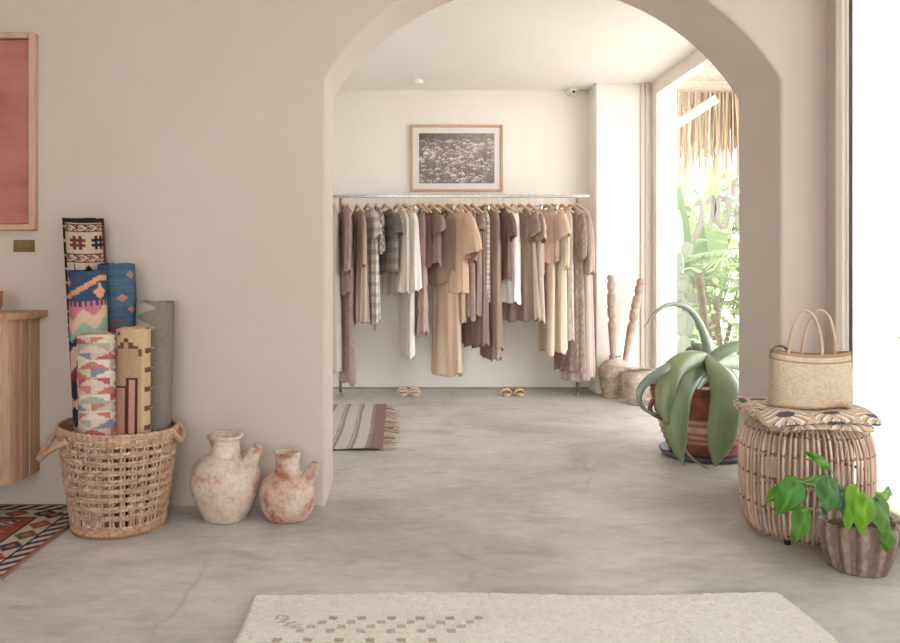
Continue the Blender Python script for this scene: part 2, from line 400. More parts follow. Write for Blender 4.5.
# linen curtain across window 1
mm = bpy.data.materials.new('white_linen'); mm.use_nodes = True; nt = mm.node_tree; nt.nodes.clear()
oo = N(nt, 'ShaderNodeOutputMaterial'); d1 = N(nt, 'ShaderNodeBsdfDiffuse'); t1 = N(nt, 'ShaderNodeBsdfTranslucent'); mx = N(nt, 'ShaderNodeMixShader')
tc = N(nt, 'ShaderNodeTexCoord'); n1 = N(nt, 'ShaderNodeTexNoise'); n1.inputs['Scale'].default_value = 3; nt.links.new(tc.outputs['Object'], n1.inputs[0])
rr = ramp(nt, [(.3, (.88, .88, .86, 1)), (.7, (.92, .92, .90, 1))]); nt.links.new(n1.outputs[0], rr.inputs[0])
for q in (d1, t1): nt.links.new(rr.outputs[0], q.inputs[0])
mx.inputs[0].default_value = .33; nt.links.new(d1.outputs[0], mx.inputs[1]); nt.links.new(t1.outputs[0], mx.inputs[2]); nt.links.new(mx.outputs[0], oo.inputs[0])
yy = np.linspace(3.275, -2.63, 500); zz = np.linspace(.137, 2.775, 12); YY, ZZ = np.meshgrid(yy, zz)
XX = XR+.036+.009*np.sin(YY*17+2.2*np.sin(YY*3.1))*(.6+.4*(2.8-ZZ)/2.8)
tag(MB().grid(np.stack([XX, YY, ZZ], -1)).build('curtain', mm, fix=False), 'white translucent linen curtain filling the tall window at the right', 'curtain')
# mouldings
struct(MB().box(2.125, 2.145, 6.527, 6.555, 0, HB, bev=.004).box(2.165, 2.20, 6.535, 6.555, 0, HB, bev=.004).build('trim_1', M_TRIMB, smooth=False))
struct(MB().box(XLB, 1.738, YB-.006, YB+.01, 0, .018).build('baseboard_back', noisemat('floor_joint', (150, 138, 126), (165, 153, 140), 5), smooth=False))

# ---------------------------------------------------------------- outdoors
M_GROUND = noisemat('pale_gravel', (214, 206, 194), (232, 226, 214), 8, .95, .4, 60)
struct(MB().box(XRB+.22, 22, -8, 26, -.12, -.02).build('ground', M_GROUND, smooth=False))
struct(MB().box(-12, XRB+.22, -14, -3.3, -.12, -.02).build('ground_street', M_GROUND, smooth=False))
struct(MB().box(-12, XLB-.15, -3.3, 12, -.12, -.02).build('ground_yard', M_GROUND, smooth=False))
None and struct(MB().box(3.6, 3.8, 3.2, 7.4, -.02, 3.4).build('wall_garden', noisemat('white_render', (240, 238, 232), (246, 244, 239), 2, .9, .2, 20), smooth=False))

M_LEAF = leaf_mat('garden_leaf', .3)
M_STRAW = vcolmat('straw', .9, 0, 1, .2, 30, stretch=(1, 1, .2))
def blade(mb, base, tip, width, nrm, sag=0.0, col=(80, 120, 60), n=7, fold=.25, shape=lambda t: np.sin(PI*np.clip(t, .03, .995))**.8):
    base = np.array(tuple(base), float); tip = np.array(tuple(tip), float); d = tip-base; L = np.linalg.norm(d)
    nrm = np.array(tuple(nrm), float); side = np.cross(d, nrm); side /= np.linalg.norm(side)+1e-9; nn = np.cross(side, d); nn /= np.linalg.norm(nn)+1e-9
    t = np.linspace(0, 1, n); c = base+d*t[:, None]; c[:, 2] -= sag*L*(t**2)-0
    wv = width/2*shape(t)
    Q = np.zeros((n, 3, 3))
    for k, s in enumerate((-1, 0, 1)):
        Q[:, k] = c+side*s*wv[:, None]+nn*(abs(s)*fold)*wv[:, None]
    mb.grid(Q, col=col)
GREENS = [(132, 150, 106), (156, 172, 124), (104, 122, 88), (176, 190, 146), (118, 138, 100)]
def shrub(name, label, X, Y, z0, h, r, nl, seed, size=.2, cat='bush', cols=GREENS, flowers=None):
    rg = random.Random(seed); t = thing(name, label, cat, (X, Y, -.02), 'garden plants outside')
    mb = MB(); st = MB()
    for k in range(8):
        a = rg.uniform(0, 2*PI); q = r*.5
        st.tube(spline([(X, Y, -.02), (X+q*.4*math.cos(a), Y+q*.4*math.sin(a), z0+h*.35), (X+q*math.cos(a), Y+q*math.sin(a), z0+h*.8)], 8), np.linspace(.025, .008, 8), 6, col=(120, 104, 80))
    for k in range(nl):
        a = rg.uniform(0, 2*PI); rr = r*math.sqrt(rg.random()); zz = z0+h*rg.random()
        rr *= math.sqrt(max(.1, 1-((zz-z0)/h-.45)**2*2.6))
        b = Vector((X+rr*math.cos(a), Y+rr*math.sin(a), zz)); s = size*rg.uniform(.6, 1.3)
        dr = Vector((math.cos(a)+rg.uniform(-.7, .7), math.sin(a)+rg.uniform(-.7, .7), rg.uniform(-.3, .9))).normalized()
        blade(mb, b, b+dr*s, s*.38, (rg.uniform(-.4, .4), -1 if rg.random() < .5 else .3, rg.uniform(.3, 1)), .2, rg.choice(flowers) if flowers and rg.random() < .12 else rg.choice(cols), 5)
    mb.build('foliage', M_LEAF, t, fix=False); st.build('stems', M_LEAF, t)
shrub('garden_shrub', 'tall leafy pale green shrub under the thatched eave outside', 4.4, 10.6, .3, 2.0, .9, 420, 1)
shrub('garden_shrub', 'pink-flecked flowering shrub in the garden beside the arch edge', 4.9, 11.6, .0, 2.2, .9, 420, 2, flowers=[(220, 170, 160), (235, 205, 190)])
shrub('garden_shrub', 'low dark green shrub filling the bottom of the garden view', 3.95, 9.1, .0, 1.15, .55, 260, 3, .17)
shrub('garden_shrub', 'broad bright shrub far back in the garden', 5.6, 14.0, .3, 2.6, 1.5, 500, 4, .3)
shrub('garden_shrub', 'sparse tall shrub behind the column cactus', 4.3, 12.2, .5, 2.0, .7, 220, 5, .3)
def fan_palm(X, Y, z, r, seed, label, n=16):
    rg = random.Random(seed); t = thing('fan_palm', label, 'palm', (X, Y, -.02), 'fan palms outside')
    tr = MB(); tr.tube([(X, Y, -.02), (X+.03, Y, z*.5), (X, Y, z)], [.07, .055, .05], 10, col=(140, 122, 96)); tr.build('trunk', M_LEAF, t)
    mb = MB()
    for k in range(n):
        a = 2*PI*k/n+rg.uniform(-.2, .2); el = rg.uniform(-.3, 1.0); c = Vector((X, Y, z)); d = Vector((math.cos(a)*math.cos(el), math.sin(a)*math.cos(el), math.sin(el)))
        hub = c+d*r*.5; mb.tube([c, c+d*r*.25, hub], .006, 5, col=(150, 170, 110))
        side = d.cross(Vector((0, 0, 1))).normalized(); colr = rg.choice(GREENS)
        for q in range(-6, 7):
            dd = (d*math.cos(q*.22)+side*math.sin(q*.22)).normalized()
            blade(mb, hub, hub+dd*r*.55*(1-.03*abs(q)), .035, (0, 0, 1), .15, colr, 4)
    mb.build('fronds', M_LEAF, t, fix=False)
fan_palm(4.15, 9.0, 1.35, .75, 5, 'fan palm with spiky fronds in the middle of the garden view')
fan_palm(4.7, 9.9, .75, .6, 8, 'small fan palm low behind the agave by the window')
def prickly(X, Y):
    t = thing('prickly_pear', 'grey-green pad cactus just outside the back window', 'cactus', (X, Y, -.02))
    rg = random.Random(4); pads = [((0, 0, .2), .09, .22), ((-.03, 0, .55), .08, .16), ((.05, .01, .52), .07, .13)]
    for k in range(16): pads.append(((rg.uniform(-.15, .13), rg.uniform(-.05, .05), .66+.042*k+rg.uniform(-.03, .03)), rg.uniform(.05, .075), rg.uniform(.06, .09)))
    for (dx, dy, z), a, b in pads:
        mb = MB(); th = np.linspace(0, PI, 12); ph = np.linspace(0, 2*PI, 20, endpoint=False)
        Q = np.stack([X+dx+a*np.sin(th)[:, None]*np.cos(ph), Y+dy+.02*np.sin(th)[:, None]*np.sin(ph), z-.02+b*np.cos(th)[:, None]*np.ones(20)], -1)
        mb.grid(Q, closed_u=True, col=(138, 148, 128)); mb.build('pad', M_LEAF, t)
prickly(3.06, 8.0)
def column_cactus(X, Y, h, r, label):
    th = np.linspace(0, 2*PI, 48, endpoint=False); zz = np.linspace(0, 1, 20)
    R = r*(1+.14*np.cos(8*th))[None, :]*np.sqrt(np.clip(1-(zz**8), .02, 1))[:, None]
    Q = np.stack([X+R*np.cos(th), Y+R*np.sin(th), -.02+h*zz[:, None]*np.ones(48)], -1)
    mb = MB().grid(Q, closed_u=True, col=(196, 208, 178)); return tag(mb.build('column_cactus', M_LEAF), label, 'cactus')
column_cactus(3.3, 8.8, 1.8, .06, 'slim pale column cactus rising outside the back window')
# knobbly brown stem
mb = MB(); zz = np.linspace(-.02, 1.05, 50); pp = np.stack([3.30-.12*(zz/1.0), 7.9+0*zz, zz], -1)
mb.tube(pp, .035+.012*np.abs(np.sin(zz*22)), 10, col=(96, 84, 56)); tag(mb.build('plant_trunk', M_LEAF), 'knobbly olive-brown trunk beside the pad cactus outside', 'trunk')
# thick upright banana leaf shrub, left in the view
t = thing('banana_plant', 'upright broad-leaved plant at the left of the garden view', 'plant', (4.0, 10.4, -.02), 'garden plants outside')
mb = MB()
for k in range(12):
    a = k*2.4; b = Vector((4.0+.08*math.cos(a), 10.4+.08*math.sin(a), -.02)); h = 1.5+.13*k
    blade(mb, b, b+Vector((.5*math.cos(a), .4*math.sin(a), h)), .3, (0, -1, .1), .05, GREENS[k % 5], 12)
mb.build('leaves', M_LEAF, t, fix=False)
mb = MB(); mb.tube([(4.0, 10.4, -.02), (4.0, 10.4, .5)], [.1, .06], 10, col=(130, 140, 90)); mb.build('stem', M_LEAF, t)
# thatched roof with hanging straw
t = thing('thatched_roof', 'straw-fringed thatched canopy roof outside the back window', 'roof', (3.9, 7.4, 2.9))
def thatch_under(u, v):
    v = v*2.2; s = fbm(u*3, v*40, 3)+.35*np.sin(v*26+2*fbm(u*2, v*2, 9)*3)
    return s
nu, nv = 120, 240
U, V = np.meshgrid(np.linspace(0, 1, nu), np.linspace(0, 1, nv))
s_ = thatch_under(U, V)
Z = 2.98+.03*s_-.02*V
col = lin((176, 158, 140))[None, None]*(.72+.55*np.clip(s_, 0, 1))[..., None]
mb = MB(); top = np.stack([2.38+3.4*U, 3.6+4.75*V, Z], -1); mb.grid(top, col=col.reshape(-1, 3))  # near stretch of the roof is out of view, added to cut high sky
mb.grid(np.stack([2.38+3.4*U, 3.6+4.75*V, Z+.14], -1)[::12, ::12], col=(186, 160, 128)); mb.build('thatch', M_STRAW, t, fix=False)
mb = MB()
for k in range(1500):
    x = random.uniform(2.85, 5.3); y = 7.95+random.uniform(0, .35); L = random.uniform(.5, 1.0)*(1 if k % 3 else 1.06)
    dx = random.uniform(-.04, .04); cc = random.choice([(206, 184, 158), (190, 166, 138), (214, 196, 172), (176, 148, 120)])
    a = random.uniform(-.5, .5); wv = random.uniform(.004, .013)
    q = np.zeros((4, 2, 3))
    for j in range(4):
        z = 3.0-L*j/3; ww = wv*(1-.25*j)
        q[j, 0] = (x+dx*j/3-ww*math.cos(a), y-ww*math.sin(a), z); q[j, 1] = (x+dx*j/3+ww*math.cos(a), y+ww*math.sin(a), z)
    mb.grid(q, col=cc)
o = mb.build('straw_fringe', M_STRAW, t, fix=False)
# white diagonal beam with a ring emblem
t = thing('roof_beam', 'white sloping beam with a round ring under the thatch', 'beam', P(700, 110, 7.7))
a, b = P(674, 126, 7.7), P(716, 99, 7.7); d = (b-a).normalized(); u = d.cross(Vector((0, 1, 0))).normalized()
mb = MB(); v = []
for p in (a, b):
    for s1 in (-.045, .045):
        for s2 in (-.03, .03): v.append(tuple(p+u*s1+Vector((0, s2, 0))))
mb.add(v, [(0, 1, 3, 2), (4, 6, 7, 5), (0, 4, 5, 1), (2, 3, 7, 6), (0, 2, 6, 4), (1, 5, 7, 3)]); mb.build('beam', noisemat('weathered_white', (186, 180, 172), (200, 194, 186), 3, .8), t, smooth=False)
c = P(687, 110, 7.66); mb = MB(); mb.tube([c+Vector((.035*math.cos(q), 0, .035*math.sin(q))) for q in np.linspace(0, 2*PI, 20, endpoint=False)], .007, 6, closed=True); mb.build('ring', noisemat('grey_ring', (160, 150, 140), (175, 165, 155)), t)
x, y = 2.52, 6.9
tag(MB().box(x-.042, x+.042, y-.04, y+.04, -.02, 2.96, bev=.006).build('porch_post', noisemat('pink_timber', (206, 184, 168), (220, 200, 186), 5, .8), smooth=False), 'pale pinkish timber post close behind the back window', 'post')
# houseplant standing out of frame at right, two leaf tips reach into the picture
t = thing('potted_houseplant', 'green leaf tips of a houseplant poking in at the right edge', 'plant', (1.74, 2.1, 0))
mb = MB(); st = MB(); st.tube(spline([(1.74, 2.1, .2), (1.76, 2.12, .5), (1.74, 2.1, .85)], 10), .012, 7, col=(120, 120, 90))
for px, py in ((895.5, 336), (898.5, 310)):
    tp = P(px, py, 2.75); blade(mb, (1.75, 2.15, .72+(336-py)*.004), tp, .035, (-.5, -.2, 1), 0, (112, 140, 96), 9)
for k in range(9):
    a_ = 2.2+k*.55; blade(mb, (1.74, 2.1, .6+.03*k), (1.74+.2*math.cos(a_), 2.1-.35*abs(math.sin(a_)), .8+.05*k), .05, (0, 0, 1), .1, (112, 140, 96), 9)
mb.build('leaves', M_LEAF, t, fix=False); st.build('stem', M_LEAF, t)
MB().lathe([(.09, 0), (.12, .2), (.12, .22), (.105, .22), (.1, .18), (.0, .18)], 1.74, 2.1, 0, 32, col=(190, 170, 150)).build('pot', noisemat('plain_pot', (180, 160, 140), (200, 182, 164)), t)

# lettering on the back window: grey brush script seen from inside
t = thing('window_lettering', 'pale grey painted script lettering on the back window glass', 'lettering', (XRB+.066, 5.3, 1.6))
M_LET = leaf_mat('letter_film', .6)
def gp(px, py):
    X = XRB+.066; Y = X*F/(px-397); return np.array([X, Y, 1.1-(py-268)/F*Y])
def stroke(name, pts, ws):
    path = np.array([gp(*p) for p in pts]); path = spline(path, 20); ww = np.interp(np.linspace(0, 1, 20), np.linspace(0, 1, len(ws)), ws)
    T = np.gradient(path, axis=0); T /= np.linalg.norm(T, axis=1)[:, None]; Nn = np.cross(T, (1, 0, 0))
    Q = np.stack([path-Nn*ww[:, None], path+Nn*ww[:, None], path+Nn*ww[:, None]-(.001, 0, 0), path-Nn*ww[:, None]-(.001, 0, 0)], 1)
    MB().grid(Q, closed_u=True, col=(216, 212, 205)).build(name, M_LET, t)
stroke('letter_stroke', [(695, 216), (694, 208), (697.5, 202), (701, 206), (702, 214), (700, 226), (695, 236), (691, 242)], [.006, .012, .016, .03, .045, .05, .04, .02])
stroke('letter_stroke', [(706, 205), (707, 202), (713, 199), (714, 206), (712, 218), (709, 230)], [.005, .015, .03, .045, .045, .03])
stroke('letter_stroke', [(724, 200), (719, 199), (717.5, 210), (719, 222), (722, 227), (726, 224), (729, 212), (728, 202), (723.5, 198)], [.02, .03, .05, .045, .015, .025, .045, .04, .02])
stroke('letter_stroke', [(738, 178), (734, 186), (733, 196)], [.015, .04, .035])
stroke('letter_stroke', [(739, 206), (736, 214), (739, 228)], [.02, .04, .02])

# ---------------------------------------------------------------- front room: left side
# framed pink-red artwork
X1 = -1.657; z0, z1 = 1.273, 2.177; X0 = -2.45; yf = AY0-.042
t = thing('framed_artwork', 'large pinkish-red panel in a pale wood frame on the left wall', 'picture', ((X0+X1)/2, AY0, z0))
M_FR = noisemat('pale_oak', (190, 152, 124), (204, 168, 140), 6, .6, stretch=(8, 8, 1), lo=.3, hi=.7)
mb = MB(); w_ = .027
mb.box(X1-w_, X1, yf, AY0, z0, z1, bev=.003); mb.box(X0, X0+w_, yf, AY0, z0, z1, bev=.003); mb.box(X0+w_, X1-w_, yf, AY0, z0, z0+w_, bev=.003); mb.box(X0+w_, X1-w_, yf, AY0, z1-w_, z1, bev=.003)
mb.build('frame', M_FR, t, smooth=False)
mb = MB(); mb.box(X0+w_+.005, X1-w_-.005, yf+.012, AY0-.002, z0+w_+.005, z1-w_-.005)
mb.build('panel', noisemat('pink_pigment', (166, 100, 90), (186, 124, 112), 3.5, .9, .3, 40, detail=8, stretch=(1, 1, 2.2)), t, smooth=False)
tag(MB().box(-1.77, -1.673, AY0-.006, AY0, 1.174, 1.229, bev=.001).build('name_plate', noisemat('brass', (120, 96, 62), (138, 112, 74), 20, .4, metallic=.6), smooth=False), 'small blank brass plate under the pinkish-red artwork', 'plaque')

# wall-hung cabinet with rounded staved body
t = thing('wall_cabinet', 'wall-hung rounded cabinet clad in vertical pinewood staves', 'cabinet', (-2.35, AY0, .166))
ca, cb = .70, .45
def sup(th, a, b, n=3.0):
    c, s = math.cos(th), math.sin(th); return (-2.35+a*math.copysign(abs(c)**(2/n), c), AY0-b*abs(s)**(2/n))
pts = [sup(q, ca, cb) for q in np.linspace(0, PI, 400)]
# resample evenly
pp = np.array(pts); ds = np.r_[0, np.cumsum(np.linalg.norm(np.diff(pp, axis=0), axis=1))]; ns = 60
ev = np.stack([np.interp(np.linspace(0, ds[-1], ns+1), ds, pp[:, 0]), np.interp(np.linspace(0, ds[-1], ns+1), ds, pp[:, 1])], -1)
mb = MB(); zb, zt = .166, .876
tones = [(216, 174, 144), (208, 162, 134), (218, 180, 150), (202, 154, 126), (212, 170, 140), (206, 160, 132), (216, 178, 148)]
for k in range(ns):
    p, q = ev[k], ev[k+1]; d = (q-p); nrm = np.array([-d[1], d[0]]); nrm /= np.linalg.norm(nrm)
    if nrm[1] > 0 and abs(nrm[1]) > abs(nrm[0]) : nrm = -nrm
    if (p-np.array([-2.35, AY0]))@nrm < 0: nrm = -nrm
    off = nrm*random.choice((0, .003, .006)); e = d*.04
    a0, a1 = p+e+off, q-e+off; i0, i1 = p-nrm*.018, q-nrm*.018
    v = [(*a0, zb), (*a1, zb), (*i1, zb), (*i0, zb), (*a0, zt), (*a1, zt), (*i1, zt), (*i0, zt)]
    mb.add(v, [(0, 1, 5, 4), (1, 2, 6, 5), (2, 3, 7, 6), (3, 0, 4, 7), (0, 3, 2, 1), (4, 5, 6, 7)], tones[random.randrange(7)])
M_STAVE = vcolmat('stave_pine', .6, .1, 60, .08, 9, stretch=(6, 6, .7))
mb.build('staved_body', M_STAVE, t, smooth=False)
inn = [sup(q, ca-.03, cb-.03) for q in np.linspace(0, PI, 40)]
def slab(poly, za, zb_, col):
    n = len(poly); v = [(x, y, za) for x, y in poly]+[(x, y, zb_) for x, y in poly]
    return v, [tuple(range(n))[::-1], tuple(range(n, 2*n))]+[(i, (i+1) % n, (i+1) % n+n, i+n) for i in range(n)], col
MB().add(*slab(inn, .18, .87, (170, 120, 92))).build('carcass', M_STAVE, t, smooth=False)
o = MB().add(*slab([sup(q, ca+.037, cb+.035) for q in np.linspace(0, PI, 90)], .876, .906, (190, 146, 112))).build('cabinet_top', noisemat('pine_top', (172, 124, 92), (206, 162, 126), 5, .5, stretch=(.7, 6, 6)), t)
autosmooth(o)
mb = MB(); mb.lathe([(.036, 0), (.05, .03), (.052, .095), (.047, .095), (.044, .03), (.0, .012)], -1.74, 3.2, .906, 28)
tag(autosmooth(mb.build('terracotta_cup', noisemat('terracotta', (168, 92, 70), (186, 110, 86), 10, .8))), 'red terracotta cup on the wall cabinet at the left edge', 'cup')

# oriental rug at the lower left
def rug_oriental():
    x0, x1, y0, y1 = -2.9, -1.39, 2.645, 3.455
    nu, nv = 300, 160
    U, V = np.meshgrid(np.linspace(x0, x1, nu), np.linspace(y0, y1, nv))
    d = np.minimum(np.minimum(x1-U, U-x0), np.minimum(V-y0, y1-V))     # distance from edge
    side = np.minimum(x1-U, U-x0) < np.minimum(V-y0, y1-V)
    al = np.where(side, V, U)
    navy, beige, red, dark, green, org = lin((62, 64, 88)), lin((204, 188, 168)), lin((160, 84, 74)), lin((60, 44, 44)), lin((96, 100, 80)), lin((178, 112, 84))
    col = np.zeros((nv, nu, 3))+red
    # field motifs
    gx = ((U*7.5) % 1)-.5; gy = ((V*7.5+np.floor(U*7.5)*.5) % 1)-.5; dm = np.abs(gx)+np.abs(gy)
    col[dm < .36] = navy; col[dm < .26] = beige; col[dm < .14] = red; col[dm < .07] = green
    gx2 = ((U*15) % 1)-.5; gy2 = ((V*15) % 1)-.5; m2 = (np.abs(gx2)+np.abs(gy2) < .2) & (dm > .44); col[m2] = lin((196, 128, 104))
    b1 = d < .19; col[b1] = dark
    b2 = d < .178; col[b2] = beige
    ph = ((al*8) % 1)-.5; dd = np.abs(d-.125)/.11; m = (np.abs(ph)+dd < .46) & b2; k = np.floor(al*8) % 3
    for q, cc in enumerate((green, red, navy)): col[m & (k == q)] = cc
    m = (np.abs(ph)+dd < .2) & b2; col[m] = org
    b3 = d < .078; col[b3] = dark
    b4 = d < .070; col[b4] = beige
    st = ((al*14+d*12) % 1) < .5; col[b4 & st] = navy
    b5 = d < .012; col[b5] = org*.8
    Z = .010+.003*fbm(U*6, V*6)
    mb = MB(); mb.grid(np.stack([U, V, Z], -1), col=col.reshape(-1, 3))
    mb.box(x0, x1, y0, y1, 0.0005, .009, col=(150, 120, 100))
    return tag(mb.build('oriental_rug', M_KILIM, fix=False), 'red, navy and beige patterned oriental rug beneath the wall cabinet', 'rug')
rug_oriental()

# shaggy cream rug in the foreground
def rug_cream():
    x0, x1, y0, y1 = -.497, 1.277, 1.35, 2.49
    nu, nv = 520, 330
    U, V = np.meshgrid(np.linspace(0, 1, nu), np.linspace(0, 1, nv))
    X = x0+(x1-x0)*U; Y = y0+(y1-y0)*V
    Y = Y+.012*np.sin(X*5.3+1)*V; X = X+.02*(V)*(1-U)+.008*np.sin(Y*9)
    nz = fbm(X*70, Y*70, 2, 3)
    edge = np.minimum(np.minimum(U*(x1-x0), (1-U)*(x1-x0)), np.minimum(V*(y1-y0), (1-V)*(y1-y0)))
    Z = .004+.019*np.clip(edge/.015, 0, 1)**.5+.006*nz
    base = lin((240, 234, 225)); col = base[None, None]*(.86+.24*nz)[..., None]*(.95+.1*fbm(X*6, Y*10, 5))[..., None]
    tan, gry, brn = lin((206, 188, 166)), lin((192, 184, 174)), lin((184, 168, 154))
    cs = .02997
    Yt = 2.317; xi = (X-(-.213))/cs; yj = (Yt-Y)/.0275
    i, j = np.floor(xi), np.floor(yj)
    ok = (xi-i > .06) & (xi-i < .94) & (yj-j > .06) & (yj-j < .94)
    for jj in range(0, 9):
        if jj == 4: continue
        inr = (j == jj) & (((i+jj) % 3) == 0) & (i >= -jj) & (i <= 15-jj) & ok
        cc = [brn, gry, tan, gry, tan, brn, tan, gry, brn][jj]
        col[inr] = (cc*.95+.05*base)*(.85+.3*nz[inr])[:, None]
    # little chevrons at the left of the motif
    bx_ = np.maximum(np.abs(X+.352)/.020, np.abs(Y-2.305)/.014); col[(bx_ < 1) & (bx_ > .55)] = gry; col[bx_ < .25] = tan
    for q in range(3):
        e = (np.abs((X+.345-.022*q)-(Y-2.285+.016*q)*1.3) < .006) & (np.abs(Y-2.285+.016*q) < .012); col[e] = gry
        e = (np.abs(Y-2.272+.016*q) < .0035) & (X > -.365+.022*q) & (X < -.325+.022*q); col[e] = gry
    mb = MB(); mb.grid(np.stack([X, Y, Z], -1), col=col.reshape(-1, 3))
    mb.grid(np.stack([X, Y, .001+0*X], -1)[::20, ::20], col=(190, 175, 155))
    return tag(mb.build('cream_rug', vcolmat('shaggy_wool', 1.0, .7, 260, .1, 200, bdist=.006), fix=False), 'thick cream wool rug with small brown checks in the foreground', 'rug')
rug_cream()

# ---------------------------------------------------------------- jugs
def clay_mat(name, c1, c2, c3, seed, amt=.5):
    m, nt, b = newmat(name); L = nt.links; tc = N(nt, 'ShaderNodeTexCoord'); mp = N(nt, 'ShaderNodeMapping'); mp.inputs['Location'].default_value = (seed, seed*.7, seed*1.3); L.new(tc.outputs['Object'], mp.inputs[0])
    n1 = N(nt, 'ShaderNodeTexNoise'); n1.inputs['Scale'].default_value = 9; n1.inputs['Detail'].default_value = 8; n1.inputs['Roughness'].default_value = .65; L.new(mp.outputs[0], n1.inputs[0])
    r1 = ramp(nt, [(amt-.06, rgba(c1)), (amt+.03, rgba(c2)), (amt+.16, rgba(c3))]); L.new(n1.outputs[0], r1.inputs[0])
    n2 = N(nt, 'ShaderNodeTexNoise'); n2.inputs['Scale'].default_value = 55; n2.inputs['Detail'].default_value = 5; L.new(mp.outputs[0], n2.inputs[0])
    r2 = ramp(nt, [(.3, (.78, .76, .74, 1)), (.55, (1.03, 1.02, 1, 1))]); L.new(n2.outputs[0], r2.inputs[0])
    L.new(mixc(nt, r1.outputs[0], r2.outputs[0], .8, 'MULTIPLY'), b.inputs['Base Color']); b.inputs['Roughness'].default_value = .9; b.inputs['Specular IOR Level'].default_value = .2
    bp = N(nt, 'ShaderNodeBump'); bp.inputs['Strength'].default_value = .4; bp.inputs['Distance'].default_value = .006; L.new(n2.outputs[0], bp.inputs['Height']); L.new(bp.outputs[0], b.inputs['Normal'])
    return m
def smoothprof(p, n=44): return spline([(a, b, 0) for a, b in p], n)[:, :2]
def jug(name, label, X, Y, prof, spout, mat, sr, seed):
    t = thing(name, label, 'jug', (X, Y, 0), 'clay jugs against the wall')
    pr = smoothprof(prof); inner = [(max(r-.012, .002), z) for r, z in pr[::-1] if z > .05]; pr = np.vstack([pr, [(pr[-1][0]-.006, pr[-1][1]+.003)], inner])
    rg = np.random.default_rng(seed); ph = rg.uniform(0, 6, 4)
    def wob(R, Z, th): return R*(1+.012*np.sin(2*th+ph[0]+Z*9)+.008*np.sin(3*th+ph[1]-Z*20)), Z+.002*np.sin(3*th+ph[2])
    MB().lathe(pr, X, Y, 0, 72, fn=wob).build('body', mat, t)
    mb = MB(); pth = spline([Vector((X, Y, 0))+Vector(q) for q in spout], 12)
    mb.tube(pth, np.linspace(sr[0], sr[1], 12), 18, caps=False); e = pth[-1]; d = pth[-1]-pth[-2]; d /= np.linalg.norm(d)
    mb.tube([e, e+d*.001, e-d*.02], [sr[1], sr[1]*.75, sr[1]*.55], 18, caps=True)
    mb.build('spout', mat, t)
jug('clay_jug', 'larger pale clay jug with side spout beside the woven basket', -.755, 3.3,
    [(.082, 0), (.094, .008), (.122, .06), (.147, .13), (.153, .18), (.145, .225), (.115, .262), (.075, .278), (.066, .29), (.063, .325), (.068, .348), (.078, .358), (.078, .366)],
    [(.10, -.02, .235), (.125, -.03, .275), (.152, -.04, .325)], clay_mat('clay_cream', (176, 124, 106), (206, 182, 166), (216, 200, 188), 1.0, .44), (.045, .02), 1)
jug('clay_jug', 'smaller reddish clay jug with side spout nearest the arch', -.482, 3.3,
    [(.078, 0), (.09, .008), (.113, .045), (.122, .095), (.118, .14), (.098, .178), (.062, .2), (.055, .212), (.053, .25), (.058, .285), (.059, .291)],
    [(.08, -.02, .165), (.105, -.03, .205), (.132, -.035, .248)], clay_mat('clay_red', (172, 112, 96), (200, 168, 150), (212, 194, 180), 4.0, .44), (.038, .019), 2)

